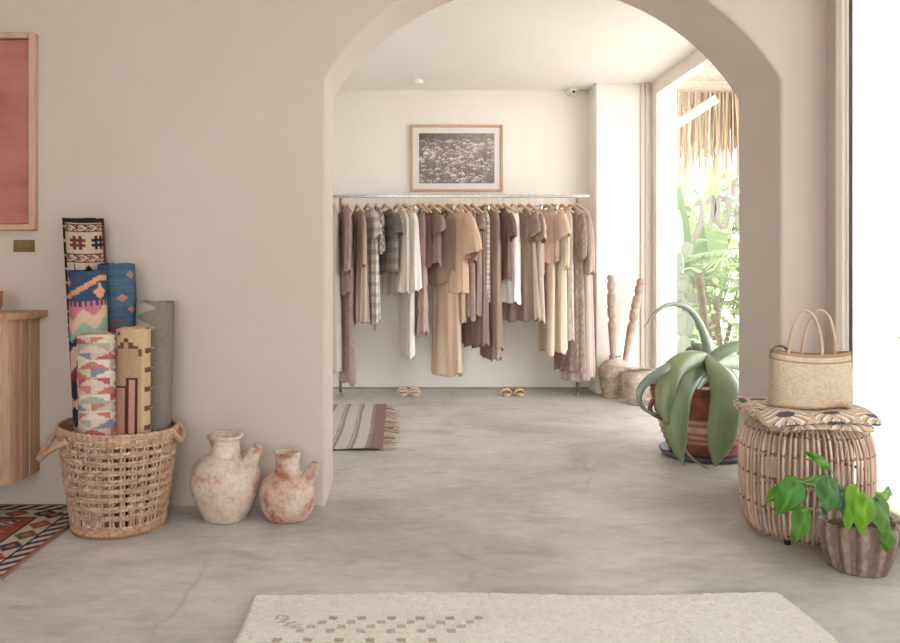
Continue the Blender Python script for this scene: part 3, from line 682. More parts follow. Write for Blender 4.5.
# ---------------------------------------------------------------- basket with rolled kilims
BX, BY = -1.19, 3.212
def basket():
    t = thing('woven_basket', 'tall woven seagrass basket holding the rolled rugs', 'basket', (BX, BY, 0))
    H = .425
    def rad(z): return .181+.060*(z/H)**.8
    def zt(th, z): return z+.012*(z/H)*np.cos(th-.3)*-1
    cols = [(198, 164, 138), (192, 156, 130), (204, 172, 146), (188, 150, 124)]
    mb = MB(); th = np.linspace(0, 2*PI, 400, endpoint=False)
    def rope(z, r, m, sgn, seed):
        ph = np.linspace(0, 2*PI, 8, endpoint=False); TH, PH = np.meshgrid(th, ph, indexing='ij')
        rr = r*(1+.35*np.sin(m*TH+sgn*PH*1.0))
        R = rad(z)+rr*np.cos(PH); Z = zt(TH, z)+rr*1.15*np.sin(PH)+.002*np.sin(5*TH+seed)
        Q = np.stack([BX+R*np.cos(TH), BY+R*np.sin(TH)*.97, Z], -1)
        kk = np.floor((m*TH/(2*PI)+seed*7) % 1*1+m*TH/(2*PI)); h = hash2(kk, seed)
        base = np.array([lin(c) for c in cols]); col = base[(h*4).astype(int) % 4]*(.80+.26*hash2(kk, seed+3))[..., None]
        mb.grid(Q, closed_u=True, closed_v=True, col=col.reshape(-1, 3))
    z = .008; k = 0
    for q in range(4): rope(z, .0065, 62, 1 if k % 2 else -1, k); z += .0115; k += 1
    rows = 9; gap = (H-.035-z)/rows
    for q in range(rows):
        z1 = z+gap*q+gap*.45
        rope(z1+.012, .0058, 62, 1, k); k += 1; rope(z1+.0215, .0058, 62, -1, k); k += 1
    for q in range(4): rope(H-.03+.0105*q, .0072, 62, 1 if q % 2 else -1, k); k += 1
    mb.build('weave', M_KILIM, t)
    mb = MB()
    for q in range(62):
        a = 2*PI*q/62+.02*math.sin(q*3.3)
        zz = np.linspace(.004, H, 9); pth = np.array([(BX+(rad(s)-.003)*math.cos(a), BY+(rad(s)-.003)*math.sin(a)*.97, s) for s in zz])
        mb.tube(pth, .0052, 5, col=cols[q % 4], caps=False)
    mb.build('stakes', M_KILIM, t)
    mb = MB(); mb.lathe([(.0, .004), (.19, .004), (.19, .012), (0, .012)], BX, BY, 0, 40, col=(150, 114, 92), capb=False); mb.build('basket_base', M_KILIM, t)
    for s, pts in ((0, [(-.13, -.205, .405), (-.20, -.20, .37), (-.262, -.16, .325), (-.285, -.10, .33), (-.265, -.06, .38), (-.235, -.03, .415)]), (1, [(.235, -.03, .41), (.252, -.03, .39), (.256, .02, .36), (.254, .07, .39), (.225, .08, .42)])):
        pth = spline([(BX+a, BY+b, c) for a, b, c in pts], 50); mb = MB(); tt = np.linspace(0, 1, 50)
        mb.tube(pth, .0125*(1+.12*np.sin(tt*90)), 9, col=(192, 150, 124)); mb.build('handle', M_KILIM, t)
basket()

def roll(label, top, botoff, r, fn, nh=200, rb=.85, seed=0, flat=.94):
    """a rolled kilim: top (x,y,z) centre; foot inside the basket"""
    tx, ty, tz = top; bx, by, bz = BX+botoff[0], BY+botoff[1], .014
    H = tz-bz; nu = 110
    th = np.linspace(0, 2*PI, nu, endpoint=False); h = np.linspace(0, 1, nh)
    TH, Hh = np.meshgrid(th, h)
    rr = r*(1-(1-rb)*np.clip((Hh-.55)/.45, 0, 1))*(1+.02*np.sin(3*TH+seed+Hh*4)+.015*fbm(TH*1.2, Hh*8, seed))
    seam = ((TH-2.2) % (2*PI))/(2*PI); rr = rr-.005*seam
    CX = tx+(bx-tx)*Hh; CY = ty+(by-ty)*Hh; CZ = tz+(bz-tz)*Hh
    Q = np.stack([CX+rr*np.cos(TH), CY+rr*np.sin(TH)*flat, CZ+.004*np.sin(2*TH+seed)*(1-Hh)], -1)
    front = ((TH+PI/2+PI) % (2*PI))-PI         # 0 faces the camera, positive to the right
    col = fn(front*r*.72, Hh*H)
    lum = col.mean(-1, keepdims=True); col = col*.78+lum*.22
    mb = MB(); mb.grid(Q, closed_u=True, col=col.reshape(-1, 3))
    # spiral of inner turns seen at the mouth
    n = 150; a = np.linspace(0, 5*PI, n); ri = r*(.22+.60*a/a.max())
    d = np.array([bx-tx, by-ty, bz-tz])/H
    for sgn in (0, 1):
        pass
    rows = []
    for dr, dz in ((-.0025, .12), (-.0025, .002), (.0, -.002), (.0025, .002), (.0025, .12)):
        rows.append(np.stack([tx+d[0]*dz+(ri+dr)*np.cos(a+2.2), ty+d[1]*dz+(ri+dr)*np.sin(a+2.2)*flat, tz+d[2]*dz+0*a+.003*np.sin(a*2)], -1))
    mb.grid(np.array(rows), col=np.tile(col[0].mean(0)*.9, (5*n, 1)))
    ring = Q[0]; base = mb.n
    lower = ring.copy()
    cc = np.array([tx, ty, 0])
    inr = ring.copy(); inr[:, :2] = cc[:2]+(ring[:, :2]-cc[:2])*.93
    mb.grid(np.stack([ring, inr, inr-(0, 0, .08)]), closed_u=True, col=np.tile(col[0].mean(0), (3*nu, 1)))
    return tag(mb.build('rolled_rug', M_KILIM, fix=False), label, 'rug', 'rolled rugs in the basket')
def pat_dark(s, h):
    be, dk, rd, gy = lin((206, 172, 142)), lin((44, 34, 36)), lin((110, 44, 48)), lin((70, 72, 84))
    c = np.zeros(s.shape+(3,))+be
    # side border columns
    bl = s < -.045; k = ((h*16) % 1); c[bl] = dk; c[bl & (k < .35) & (np.abs(s+.075) < .01)] = rd; c[bl & (np.abs(k-.6) < .08)] = be
    c[(s > .088)] = rd
    # running hook band under the top
    def hook(y0, hh):
        m = (h > y0) & (h < y0+hh); ph = (s*28+np.abs((h-y0)/hh-.5)*1.2) % 1
        c[m & (ph < .3)] = rd; c[m & (ph > .45) & (ph < .58)] = dk
        for e in (y0-.004, y0+hh): c[(h > e) & (h < e+.005)] = dk
    c[h < .018] = dk
    hook(.026, .03)
    m = (h > .07) & (h < .145) & ~bl; gx = ((s+.035) % .07)/.07-.5; gy_ = (h-.107)/.075; 
    ln = ((np.abs(np.abs(gx)-.13) < .075) & (np.abs(gy_) < .42)) | ((np.abs(np.abs(gy_)-.17) < .09) & (np.abs(gx) < .36))
    kk = np.floor((s+.035)/.07) % 2; c[m & ln & (kk == 0)] = rd; c[m & ln & (kk == 1)] = dk
    hook(.158, .03)
    m = (h > .2); q = ((h-.2) % .17)/.17; gx = (s-.03)/.1; gy_ = q-.35
    dm = np.abs(gx)+np.abs(gy_); fr = (np.maximum(np.abs(gx)*1.0, np.abs(gy_)) < .46) & (np.maximum(np.abs(gx), np.abs(gy_)) > .40); c[m & fr & ~bl] = dk
    st = (np.abs(gx*gy_) < .012+.03*dm) & (dm < .34) & (dm > .07); c[m & ~bl & st] = dk
    c[m & ~bl & (dm < .07)] = rd
    return c
def pat_blueorange(s, h):
    bl, og, pk, gn, be, nv, rd, dg = lin((48, 74, 108)), lin((226, 150, 104)), lin((206, 104, 118)), lin((142, 178, 150)), lin((220, 176, 148)), lin((42, 48, 68)), lin((132, 34, 54)), lin((50, 84, 58))
    c = np.zeros(s.shape+(3,))+bl
    hq = np.floor(h/.006)*.006; sq = np.floor(s/.005)*.005
    z = .065-.035*np.clip(sq/.05, -1, 1); c[(np.abs(hq-z) < .012) & (h < .14)] = og
    c[(np.abs(sq+.058)+np.abs(hq-.04)*.8 < .02)] = og; c[(np.abs(sq-.055)+np.abs(hq-.085)*.7 < .022)] = og; c[(np.abs(s-.055) < .005) & (h > .05) & (h < .1)] = og
    m = h > .125+.02*(((s*60) % 1) > .5); c[m] = be
    # stepped flame bands
    band = (hq-.14)/.055+np.abs(((sq*14) % 1)-.5)*1.6+sq*5; b = np.floor(band).astype(int) % 6
    for q, cc in enumerate((pk, be, gn, lin((222, 150, 136)), gn, pk)): c[m & (b == q) & (h < .40)] = cc
    m2 = h > .27+.03*np.abs(((sq*22) % 1)-.5)*2; c[m2] = be; c[m2 & (h < .33)] = nv
    m3 = h > .31; b = np.floor(((h+s*1.2)*11)).astype(int) % 6
    for q, cc in enumerate((be, pk, dg, be, rd, lin((214, 168, 142)))): c[m3 & (b == q)] = cc
    m4 = (h > .44) & (np.abs(((h*9) % 1)-.5)+np.abs(s+.04)*8 < .4); c[m4] = nv
    return c
def pat_blue(s, h):
    a = fbm(s*4, h*160, 3)[..., None]; c = lin((46, 80, 106))*(1-a)+lin((76, 112, 134))*a*1.2
    c[h < .03] = lin((56, 90, 120)); og = lin((200, 120, 96)); rd = lin((150, 52, 72))
    for (s0, h0) in ((.062, .05), (.062, .2), (.03, .15), (-.02, .3)): c[(np.abs(s-s0)+np.abs(h-h0) < .018)] = og
    for q in range(3): c[(np.abs(h-.255-.028*q) < .008) & (s > -.04) & (s < .035)] = rd
    return c
def pat_diamond(s, h):
    cols = [lin(x) for x in ((222, 200, 176), (196, 112, 88), (214, 188, 166), (170, 166, 150), (224, 206, 184), (128, 134, 154), (218, 190, 170), (186, 82, 84), (206, 176, 154), (196, 120, 96))]
    hq = np.floor(h/.006)*.006; sq = np.floor(s/.004)*.004
    tri = np.abs(((sq/.11+np.floor(hq/.034)*.5) % 1)-.5)*2; up = (hq % .034)/.034
    b = np.where(tri < up, 0, 1)+2*np.floor(hq/.034).astype(int)+np.floor(sq/.11+np.floor(hq/.034)*.5).astype(int)*3
    c = np.zeros(s.shape+(3,)); b = b.astype(int) % 10
    for q in range(10): c[b == q] = cols[q]
    c[h < .012] = cols[0]; c[s > .085] = lin((200, 110, 100))
    return c
def pat_ochre(s, h):
    oc, br, be, rd, dk = lin((204, 168, 122)), lin((104, 74, 52)), lin((184, 142, 104)), lin((196, 132, 106)), lin((88, 40, 38))
    hq = np.floor(h/.014); sq = np.floor(s/.014)
    c = np.zeros(s.shape+(3,))+oc
    st = 3+np.abs(sq+1)*1.0+(sq > -1)*0; inside = hq > st; c[inside] = be
    c[(hq == np.floor(st)) | ((hq == np.floor(st)+1) & (sq % 2 == 0))] = br
    c[(s > .04)] = oc; k = np.floor(h/.02).astype(int) % 4; c[(s > .052) & (k == 0) & (h > .06)] = br
    m = (h > .20) & (s > -.07) & (s < .028); m2 = (h > .235) | (s > -.005)
    c[m & m2] = dk; m3 = ((h > .243) & (s < -.008)) | ((h > .208) & (s > .003) & (s < .02)); c[m & m3] = rd; c[m & (h > .243) & (s > .003) & (s < .02)] = rd
    c[h < .012] = oc
    c[(hq == 1) & (sq == -3)] = br
    return c
def pat_grey(s, h):
    a, b = lin((138, 122, 110)), lin((180, 166, 152)); c = np.zeros(s.shape+(3,))+a
    hh = (h+.02) % .085/.085; tri = s < -.055+.075*(1-np.abs(hh-.5)*2); c[tri] = b
    c = c*(.85+.3*fbm(s*200, h*200, 1))[..., None]; return c
zf = lambda py, Y: 1.1-(py-268)/F*Y
def tx(px, Y): return (px-397)/F*Y
roll('tallest rolled rug, beige with dark hooked motifs, leaning at left', (tx(83, 3.375), 3.375, zf(219, 3.375)), (-.105, .075), .090, pat_dark, 300, .72, 1, .86)
roll('rolled blue rug with an orange zigzag above pink and green flames', (tx(87.5, 3.18), 3.18, zf(271, 3.18)), (-.095, -.01), .078, pat_blueorange, 240, .85, 2)
roll('plain deep blue rolled rug with small red marks', (tx(117, 3.31), 3.31, zf(264, 3.31)), (.005, .115), .080, pat_blue, 240, .8, 3)
roll('rolled rug with pastel diamond pattern, front left in the basket', (tx(97.5, 3.075), 3.075, zf(334, 3.075)), (-.035, -.115), .080, pat_diamond, 200, .85, 4)
roll('ochre yellow rolled rug with brown stepped lines, front right', (tx(134, 3.10), 3.10, zf(328, 3.10)), (.085, -.085), .070, pat_ochre, 200, .85, 5)
roll('grey rolled rug with pale sawtooth triangles, rightmost in the basket', (tx(155.5, 3.30), 3.30, zf(302, 3.30)), (.11, .06), .083, pat_grey, 200, .8, 6)

# ---------------------------------------------------------------- rattan pouf, blanket, bag
PX, PY = 1.70, 3.125
def pouf():
    t = thing('rattan_stool', 'barrel-shaped rattan cane stool under the folded blanket', 'stool', (PX, PY, 0))
    prof = spline([(.185, 0, .010), (.212, 0, .022), (.236, 0, .07), (.247, 0, .16), (.249, 0, .27), (.246, 0, .36), (.232, 0, .42), (.205, 0, .458), (.172, 0, .472)], 26)
    def rz(z): return float(np.interp(z, prof[:-2, 2], prof[:-2, 0]))
    mb = MB(); n = 74; cs = [(226, 196, 172), (216, 182, 158), (232, 206, 184), (208, 172, 148)]
    for k in range(n):
        a = 2*PI*(k+.12*(k % 2))/n; p = np.array([(PX+r*math.cos(a), PY+r*math.sin(a), z) for r, _, z in prof])
        mb.tube(p, .0054, 6, col=cs[(k*7) % 4], up=(math.cos(a), math.sin(a), 0))
    M_CANE = vcolmat('rattan_cane', .55, .1, 100, .2, 25, stretch=(1, 1, .3), spec=.4)
    mb.build('cane_ribs', M_CANE, t)
    th = np.linspace(0, 2*PI, 64, endpoint=False)
    for z in (.025, .14, .26, .36, .435):
        mb = MB(); R = rz(z)-.010; mb.tube(np.stack([PX+R*np.cos(th), PY+R*np.sin(th), z+0*th], -1), .0062, 7, closed=True, col=(184, 140, 110))
        for k in range(n):
            a = 2*PI*(k+.12*(k % 2))/n
            if k % 2 == 0:
                c = np.array([PX+(R+.010)*math.cos(a+.012), PY+(R+.010)*math.sin(a+.012), z]); tg = np.array([-math.sin(a), math.cos(a), 0])
                mb.tube([c-tg*.010, c-tg*.005, c+tg*.005, c+tg*.010], [.003, .0068, .0068, .003], 6, col=(166, 122, 98))
        mb.build('cane_hoop', M_CANE, t)
    mb = MB()
    for q in range(16):
        R = .185*(q+.5)/16; mb.tube(np.stack([PX+R*np.cos(th), PY+R*np.sin(th), .468+0*th], -1), .0062, 6, closed=True, col=cs[q % 4])
    mb.build('woven_top', M_CANE, t)
    for a in (.5, 2.1, 3.9, 5.3):
        mb = MB(); mb.lathe([(.012, 0), (.014, .02), (.010, .03)], PX+.2*math.cos(a), PY+.2*math.sin(a), 0, 14); mb.build('foot', M_DARK, t)
pouf()
def blanket():
    t = thing('folded_blanket', 'folded tan blanket with chevrons and grey ovals on the rattan stool', 'blanket', (1.64, 3.05, .475))
    def pat(u, v, W, D):
        be, br, lt, gy = lin((206, 176, 152)), lin((146, 108, 88)), lin((236, 222, 206)), lin((92, 90, 96))
        c = np.zeros(u.shape+(3,))+be
        x = u*W; y = v*D; per = .17; k = ((x/per) % 1); tri = np.abs(k-.5)
        s = (y*1.0+tri*.13)*34; c[(s % 1) < .42] = lt; c[((s % 1) > .42) & ((s % 1) < .60)] = br
        c[(np.abs(tri-.25) > .19) ] = be
        oval = ((k-.5)*per/.034)**2+(((y+.02) % .13-.065)/.02)**2 < 1; c[oval] = gy
        return c
    def layer(x0, x1, y0, y1, zc, th, seed, ang, droopr, nm, dz=0):
        nu, nv = 200, 110; W, D = x1-x0, y1-y0
        # closed tube-like section around y, so both faces and the round folded edges exist
        a = np.linspace(0, 2*PI, nv*2, endpoint=False); U, A = np.meshgrid(np.linspace(0, 1, nu), a)
        sx = np.sign(np.cos(A))*np.abs(np.cos(A))**.35; sz = np.sign(np.sin(A))*np.abs(np.sin(A))**.7
        ue = (2*U-1); endf = np.maximum(np.sqrt(1-np.abs(ue)**24), .35)
        X = (U-.5)*W; Y = sx*D/2*(1-.22*np.abs(ue)**14); Z = sz*th/2*endf
        X = X+.006*np.sin(Y*22+seed); Y = Y*(1+.04*np.sin(X*11+seed))
        ca, sa = math.cos(ang), math.sin(ang); cx, cy = (x0+x1)/2, (y0+y1)/2
        XX = cx+X*ca-Y*sa; YY = cy+X*sa+Y*ca
        rr = np.sqrt((XX-PX)**2+(YY-PY)**2); droop = .5*np.clip(rr-.21, 0, 1)**1.3
        ZZ = zc+Z-droop+.004*np.sin(X*30+seed)*np.cos(Y*24)
        col = pat(U, (np.where(np.sin(A) > 0, sx, 2-sx)+1)/2, W, D)
        mb = MB(); mb.grid(np.stack([XX, YY, ZZ], -1), closed_v=True, col=col.reshape(-1, 3))
        b = mb.n-nu*nv*2
        mb.f.append(tuple(b+j*nu for j in range(nv*2))); mb.f.append(tuple(b+j*nu+nu-1 for j in range(nv*2))[::-1])
        mb.build(nm, M_KILIM, t)
    layer(1.49, 1.87, 2.89, 3.27, .489, .034, 1.0, -.10, 0, 'folded_layer')
    layer(1.455, 1.905, 2.885, 3.30, .518, .038, 2.4, -.08, 0, 'folded_layer')
    # rounded roll of the fold along the left edge
    pth = spline([(1.488, 3.26, .518), (1.478, 3.12, .512), (1.490, 2.99, .500), (1.513, 2.90, .484)], 40)
    tt = np.linspace(0, 1, 40); rad = (.034-.012*tt)*np.clip(((tt+.004)/.05), 0, 1)**.4; aa = np.linspace(0, 2*PI, 26, endpoint=False)
    T_ = np.gradient(pth, axis=0); T_ /= np.linalg.norm(T_, axis=1)[:, None]; S_ = np.cross(T_, (0, 0, 1)); U_ = np.cross(S_, T_)
    Q = pth[:, None]+rad[:, None, None]*(np.cos(aa)[None, :, None]*S_[:, None]+np.sin(aa)[None, :, None]*U_[:, None])
    col = pat(np.tile(tt[:, None], (1, 26)), np.tile(aa[None]/(2*PI), (40, 1)), .42, .3)
    mb = MB(); mb.grid(Q, closed_u=True, col=col.reshape(-1, 3)); b_ = mb.n-40*26; mb.f.append(tuple(range(b_, b_+26))[::-1]); mb.f.append(tuple(range(b_+39*26, b_+40*26)))
    mb.build('rolled_edge', M_KILIM, t)
blanket()
def bag():
    bx, by, bz = 1.668, 3.03, .538; ang = -.22
    t = thing('straw_bag', 'woven straw tote bag with two arched handles on the blanket', 'bag', (bx, by, bz))
    nu, nv = 300, 150; a = np.linspace(0, 2*PI, nu, endpoint=False); h = np.linspace(0, 1, nv); A, Hh = np.meshgrid(a, h)
    W = .150*(1-.04*Hh-.06*(1-np.clip(Hh/.08, 0, 1))**2); D = .070*(1-.42*Hh**1.4)*(1-.25*(1-np.clip(Hh/.08, 0, 1))**2)
    e = .62-.0*Hh
    cx = np.sign(np.cos(A))*np.abs(np.cos(A))**e*W; cy = np.sign(np.sin(A))*np.abs(np.sin(A))**(e+.12)*D
    H = .225
    bulge = .010*np.sin(Hh*PI); cy = cy*(1+.12*np.sin(Hh*PI))
    dent = .045*np.exp(-((cx-.09)/.045)**2-((Hh-.0)/.12)**2)*(cy < 0); cy = cy+dent
    Z = Hh*H+.010*(cx/.16)**2*Hh-.012*Hh*(cx > -1)*np.sin((cx+.16)*9)*.8
    row = np.floor(Hh*30); st = (A*100/(2*PI)*1.6+row*.5)
    r = .0016*np.abs(np.sin(Hh*30*PI))+.0012*np.abs(np.sin(st*PI)); nrm = 1+r/.08
    X = cx*nrm; Y = cy*nrm
    c, s = math.cos(ang), math.sin(ang)
    Q = np.stack([bx+X*c-Y*s, by+X*s+Y*c, bz+Z], -1)
    base = lin((218, 196, 172)); k = hash2(np.floor(st), row); col = base*((.80+.2*k)*(.82+.22*np.abs(np.sin(Hh*30*PI))))[..., None]*1.08
    band = ((Hh > .83) & (Hh < .86)) | (Hh > .945); col[band] = lin((176, 138, 110))
    M_ST = vcolmat('plaited_straw', .8, .3, 200, .02, 120)
    mb = MB(); mb.grid(Q, closed_u=True, col=col.reshape(-1, 3)); mb.f.append(tuple(range(nu))[::-1])
    inn = Q[-1].copy(); cen = inn.mean(0); r1 = cen+(inn-cen)*(.95, .9, 1); r2 = r1-(0, 0, .09)
    mb.grid(np.stack([inn, r1, r2]), closed_u=True, col=(170, 136, 108)); b = mb.n-nu; mb.f.append(tuple(b+i for i in range(nu)))
    mb.build('bag_body', M_ST, t)
    def toW(x, y, z): return (bx+x*c-y*s, by+x*s+y*c, bz+z)
    for yy, x0 in ((-.033, -.078), (.033, -.010)):
        pts = [(x0-.012, yy, .175), (x0-.010, yy, .225), (x0+.006, yy*.9, .315), (x0+.040, yy*.7, .382), (x0+.062, yy*.65, .388), (x0+.088, yy*.7, .362), (x0+.108, yy*.9, .29), (x0+.112, yy, .22), (x0+.112, yy, .175)]
        tt = np.linspace(0, 1, 60); mb = MB(); mb.tube(spline([toW(*p) for p in pts], 60), .0062*(1+.08*np.sin(tt*120)), 8, col=(206, 180, 156)); mb.build('handle', M_ST, t)
    mb = MB(); mb.tube(spline([toW(*p) for p in [(-.15, 0, .2), (-.135, -.01, .238), (-.11, -.01, .245), (-.085, 0, .232), (-.06, 0, .2)]], 20), .007, 8, flat=.4, col=(120, 116, 116)); mb.build('lining_strap', M_CLOTH, t)
bag()

# ---------------------------------------------------------------- pothos in ribbed pot
def pothos():
    X, Y = (857.5-397)/F*2.75, 2.75
    t = thing('potted_pothos', 'trailing green plant in a ribbed brown pot beside the rattan stool', 'plant', (X, Y, 0))
    prof = smoothprof([(.085, 0), (.098, .006), (.114, .05), (.126, .10), (.133, .15), (.132, .178)], 30)
    inner = [(.118, .180), (.114, .15), (.10, .12)]
    pr = np.vstack([prof, inner])
    def rib(R, Z, th):
        lob = np.abs(np.cos(6.5*th+.4*0)); am = np.where(np.arange(len(R))[:, None] < 30, 1, .5)
        return R*(1-.15*am*(1-lob**.55)*np.clip(Z/.03+.3, 0, 1)+.010*np.sin(23*th+Z*90)*.4), Z+.010*np.sin(3*th+1)*(Z/.18)**3
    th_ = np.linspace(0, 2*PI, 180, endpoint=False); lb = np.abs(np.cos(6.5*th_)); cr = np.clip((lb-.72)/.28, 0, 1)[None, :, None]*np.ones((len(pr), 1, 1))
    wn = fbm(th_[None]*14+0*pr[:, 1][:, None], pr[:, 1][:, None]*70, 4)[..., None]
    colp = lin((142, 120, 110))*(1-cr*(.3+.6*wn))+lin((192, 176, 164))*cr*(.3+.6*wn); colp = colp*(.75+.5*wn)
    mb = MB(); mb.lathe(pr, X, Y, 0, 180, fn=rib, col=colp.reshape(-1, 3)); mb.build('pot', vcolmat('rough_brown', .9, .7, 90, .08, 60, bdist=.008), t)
    mb = MB(); mb.lathe([(.118, .142), (.06, .15), (.001, .153)], X, Y, 0, 40, capb=False, capt=True); mb.build('soil', noisemat('soil', (70, 56, 46), (96, 80, 66), 40, 1, .8, 60), t)
    lf = [  # base px,py ; tip px,py ; width px ; Y ; colour
        ((828, 467), (807, 452), 11, 2.66, (104, 166, 58)), ((827, 479), (797, 481), 9, 2.66, (128, 172, 96)),
        ((797, 482), (777, 515), 25, 2.60, (86, 150, 54)), ((785, 484), (764, 503), 12, 2.66, (110, 170, 64)), ((803, 490), (789, 511), 15, 2.68, (64, 120, 48)),
        ((829, 481), (826, 515), 22, 2.60, (92, 146, 78)), ((805, 511), (794, 543), 20, 2.58, (98, 148, 56)),
        ((856, 490), (848, 530), 19, 2.60, (142, 192, 60)), ((866, 498), (861, 534), 21, 2.57, (136, 188, 50)), ((843, 490), (838, 512), 12, 2.67, (120, 170, 140)),
        ((879, 501), (884, 536), 22, 2.58, (120, 162, 90)), ((881, 500), (890, 489), 15, 2.66, (158, 196, 126)), ((887, 527), (888, 552), 17, 2.60, (108, 158, 70)),
        ((853, 497), (845, 520), 14, 2.63, (136, 184, 94))]
    st = MB()
    for k, (b, tp, w, Yd, cc) in enumerate(lf):
        B = P(*b, Yd+.02); T = P(*tp, Yd-.01); wd = w/F*Yd
        mb = MB(); n = 22; tt = np.linspace(0, 1, n); d = T-B; L = d.length; d = np.array(d); nrm = np.array([.15*math.sin(k*2), -1, .25]); side = np.cross(d, nrm); side /= np.linalg.norm(side); nn = np.cross(side, d); nn /= np.linalg.norm(nn)
        if nn[1] > 0: nn = -nn
        shape = np.clip(np.sin(PI*tt**.62), 0, 1)**.75; shape[0] = .0
        m_ = 9; Q = np.zeros((n, m_, 3)); col = np.zeros((n, m_, 3))
        for j, s in enumerate(np.linspace(-1, 1, m_)):
            back = -.16*(abs(s)**1.2)*np.clip(1-tt*3.0, 0, 1)
            c = np.array(B)+d*(tt+back)[:, None]
            off = .16*abs(s)**.9*wd-.05*wd*math.cos(s*7)*.3
            Q[:, j] = c+side*s*(wd/2*shape)[:, None]+nn*(-off+0*tt+.10*L*np.sin(PI*tt))[:, None]+nn*(.008*np.sin(tt*9+s*3+k))[:, None]
            col[:, j] = lin(cc)*(1.25 if abs(s) < .05 else 1.0-.1*abs(math.sin(s*9)))
        mb.grid(Q, col=col.reshape(-1, 3)); mb.build('leaf', M_POTH, t, fix=False)
        root = Vector((X-.05+.012*(k % 7), Y+.0, .15)); mid = (root+B)/2+Vector((0, -.02, .05))
        st.tube(spline([root, mid, B+Vector((0, 0, .004)), B+(T-B)*.08], 16), .0026, 6, col=(150, 176, 110))
    st.build('stems', M_LEAF, t)
M_POTH = leaf_mat('pothos_leaf', .45)
M_AGAVE = leaf_mat('agave_leaf', .1)
pothos()

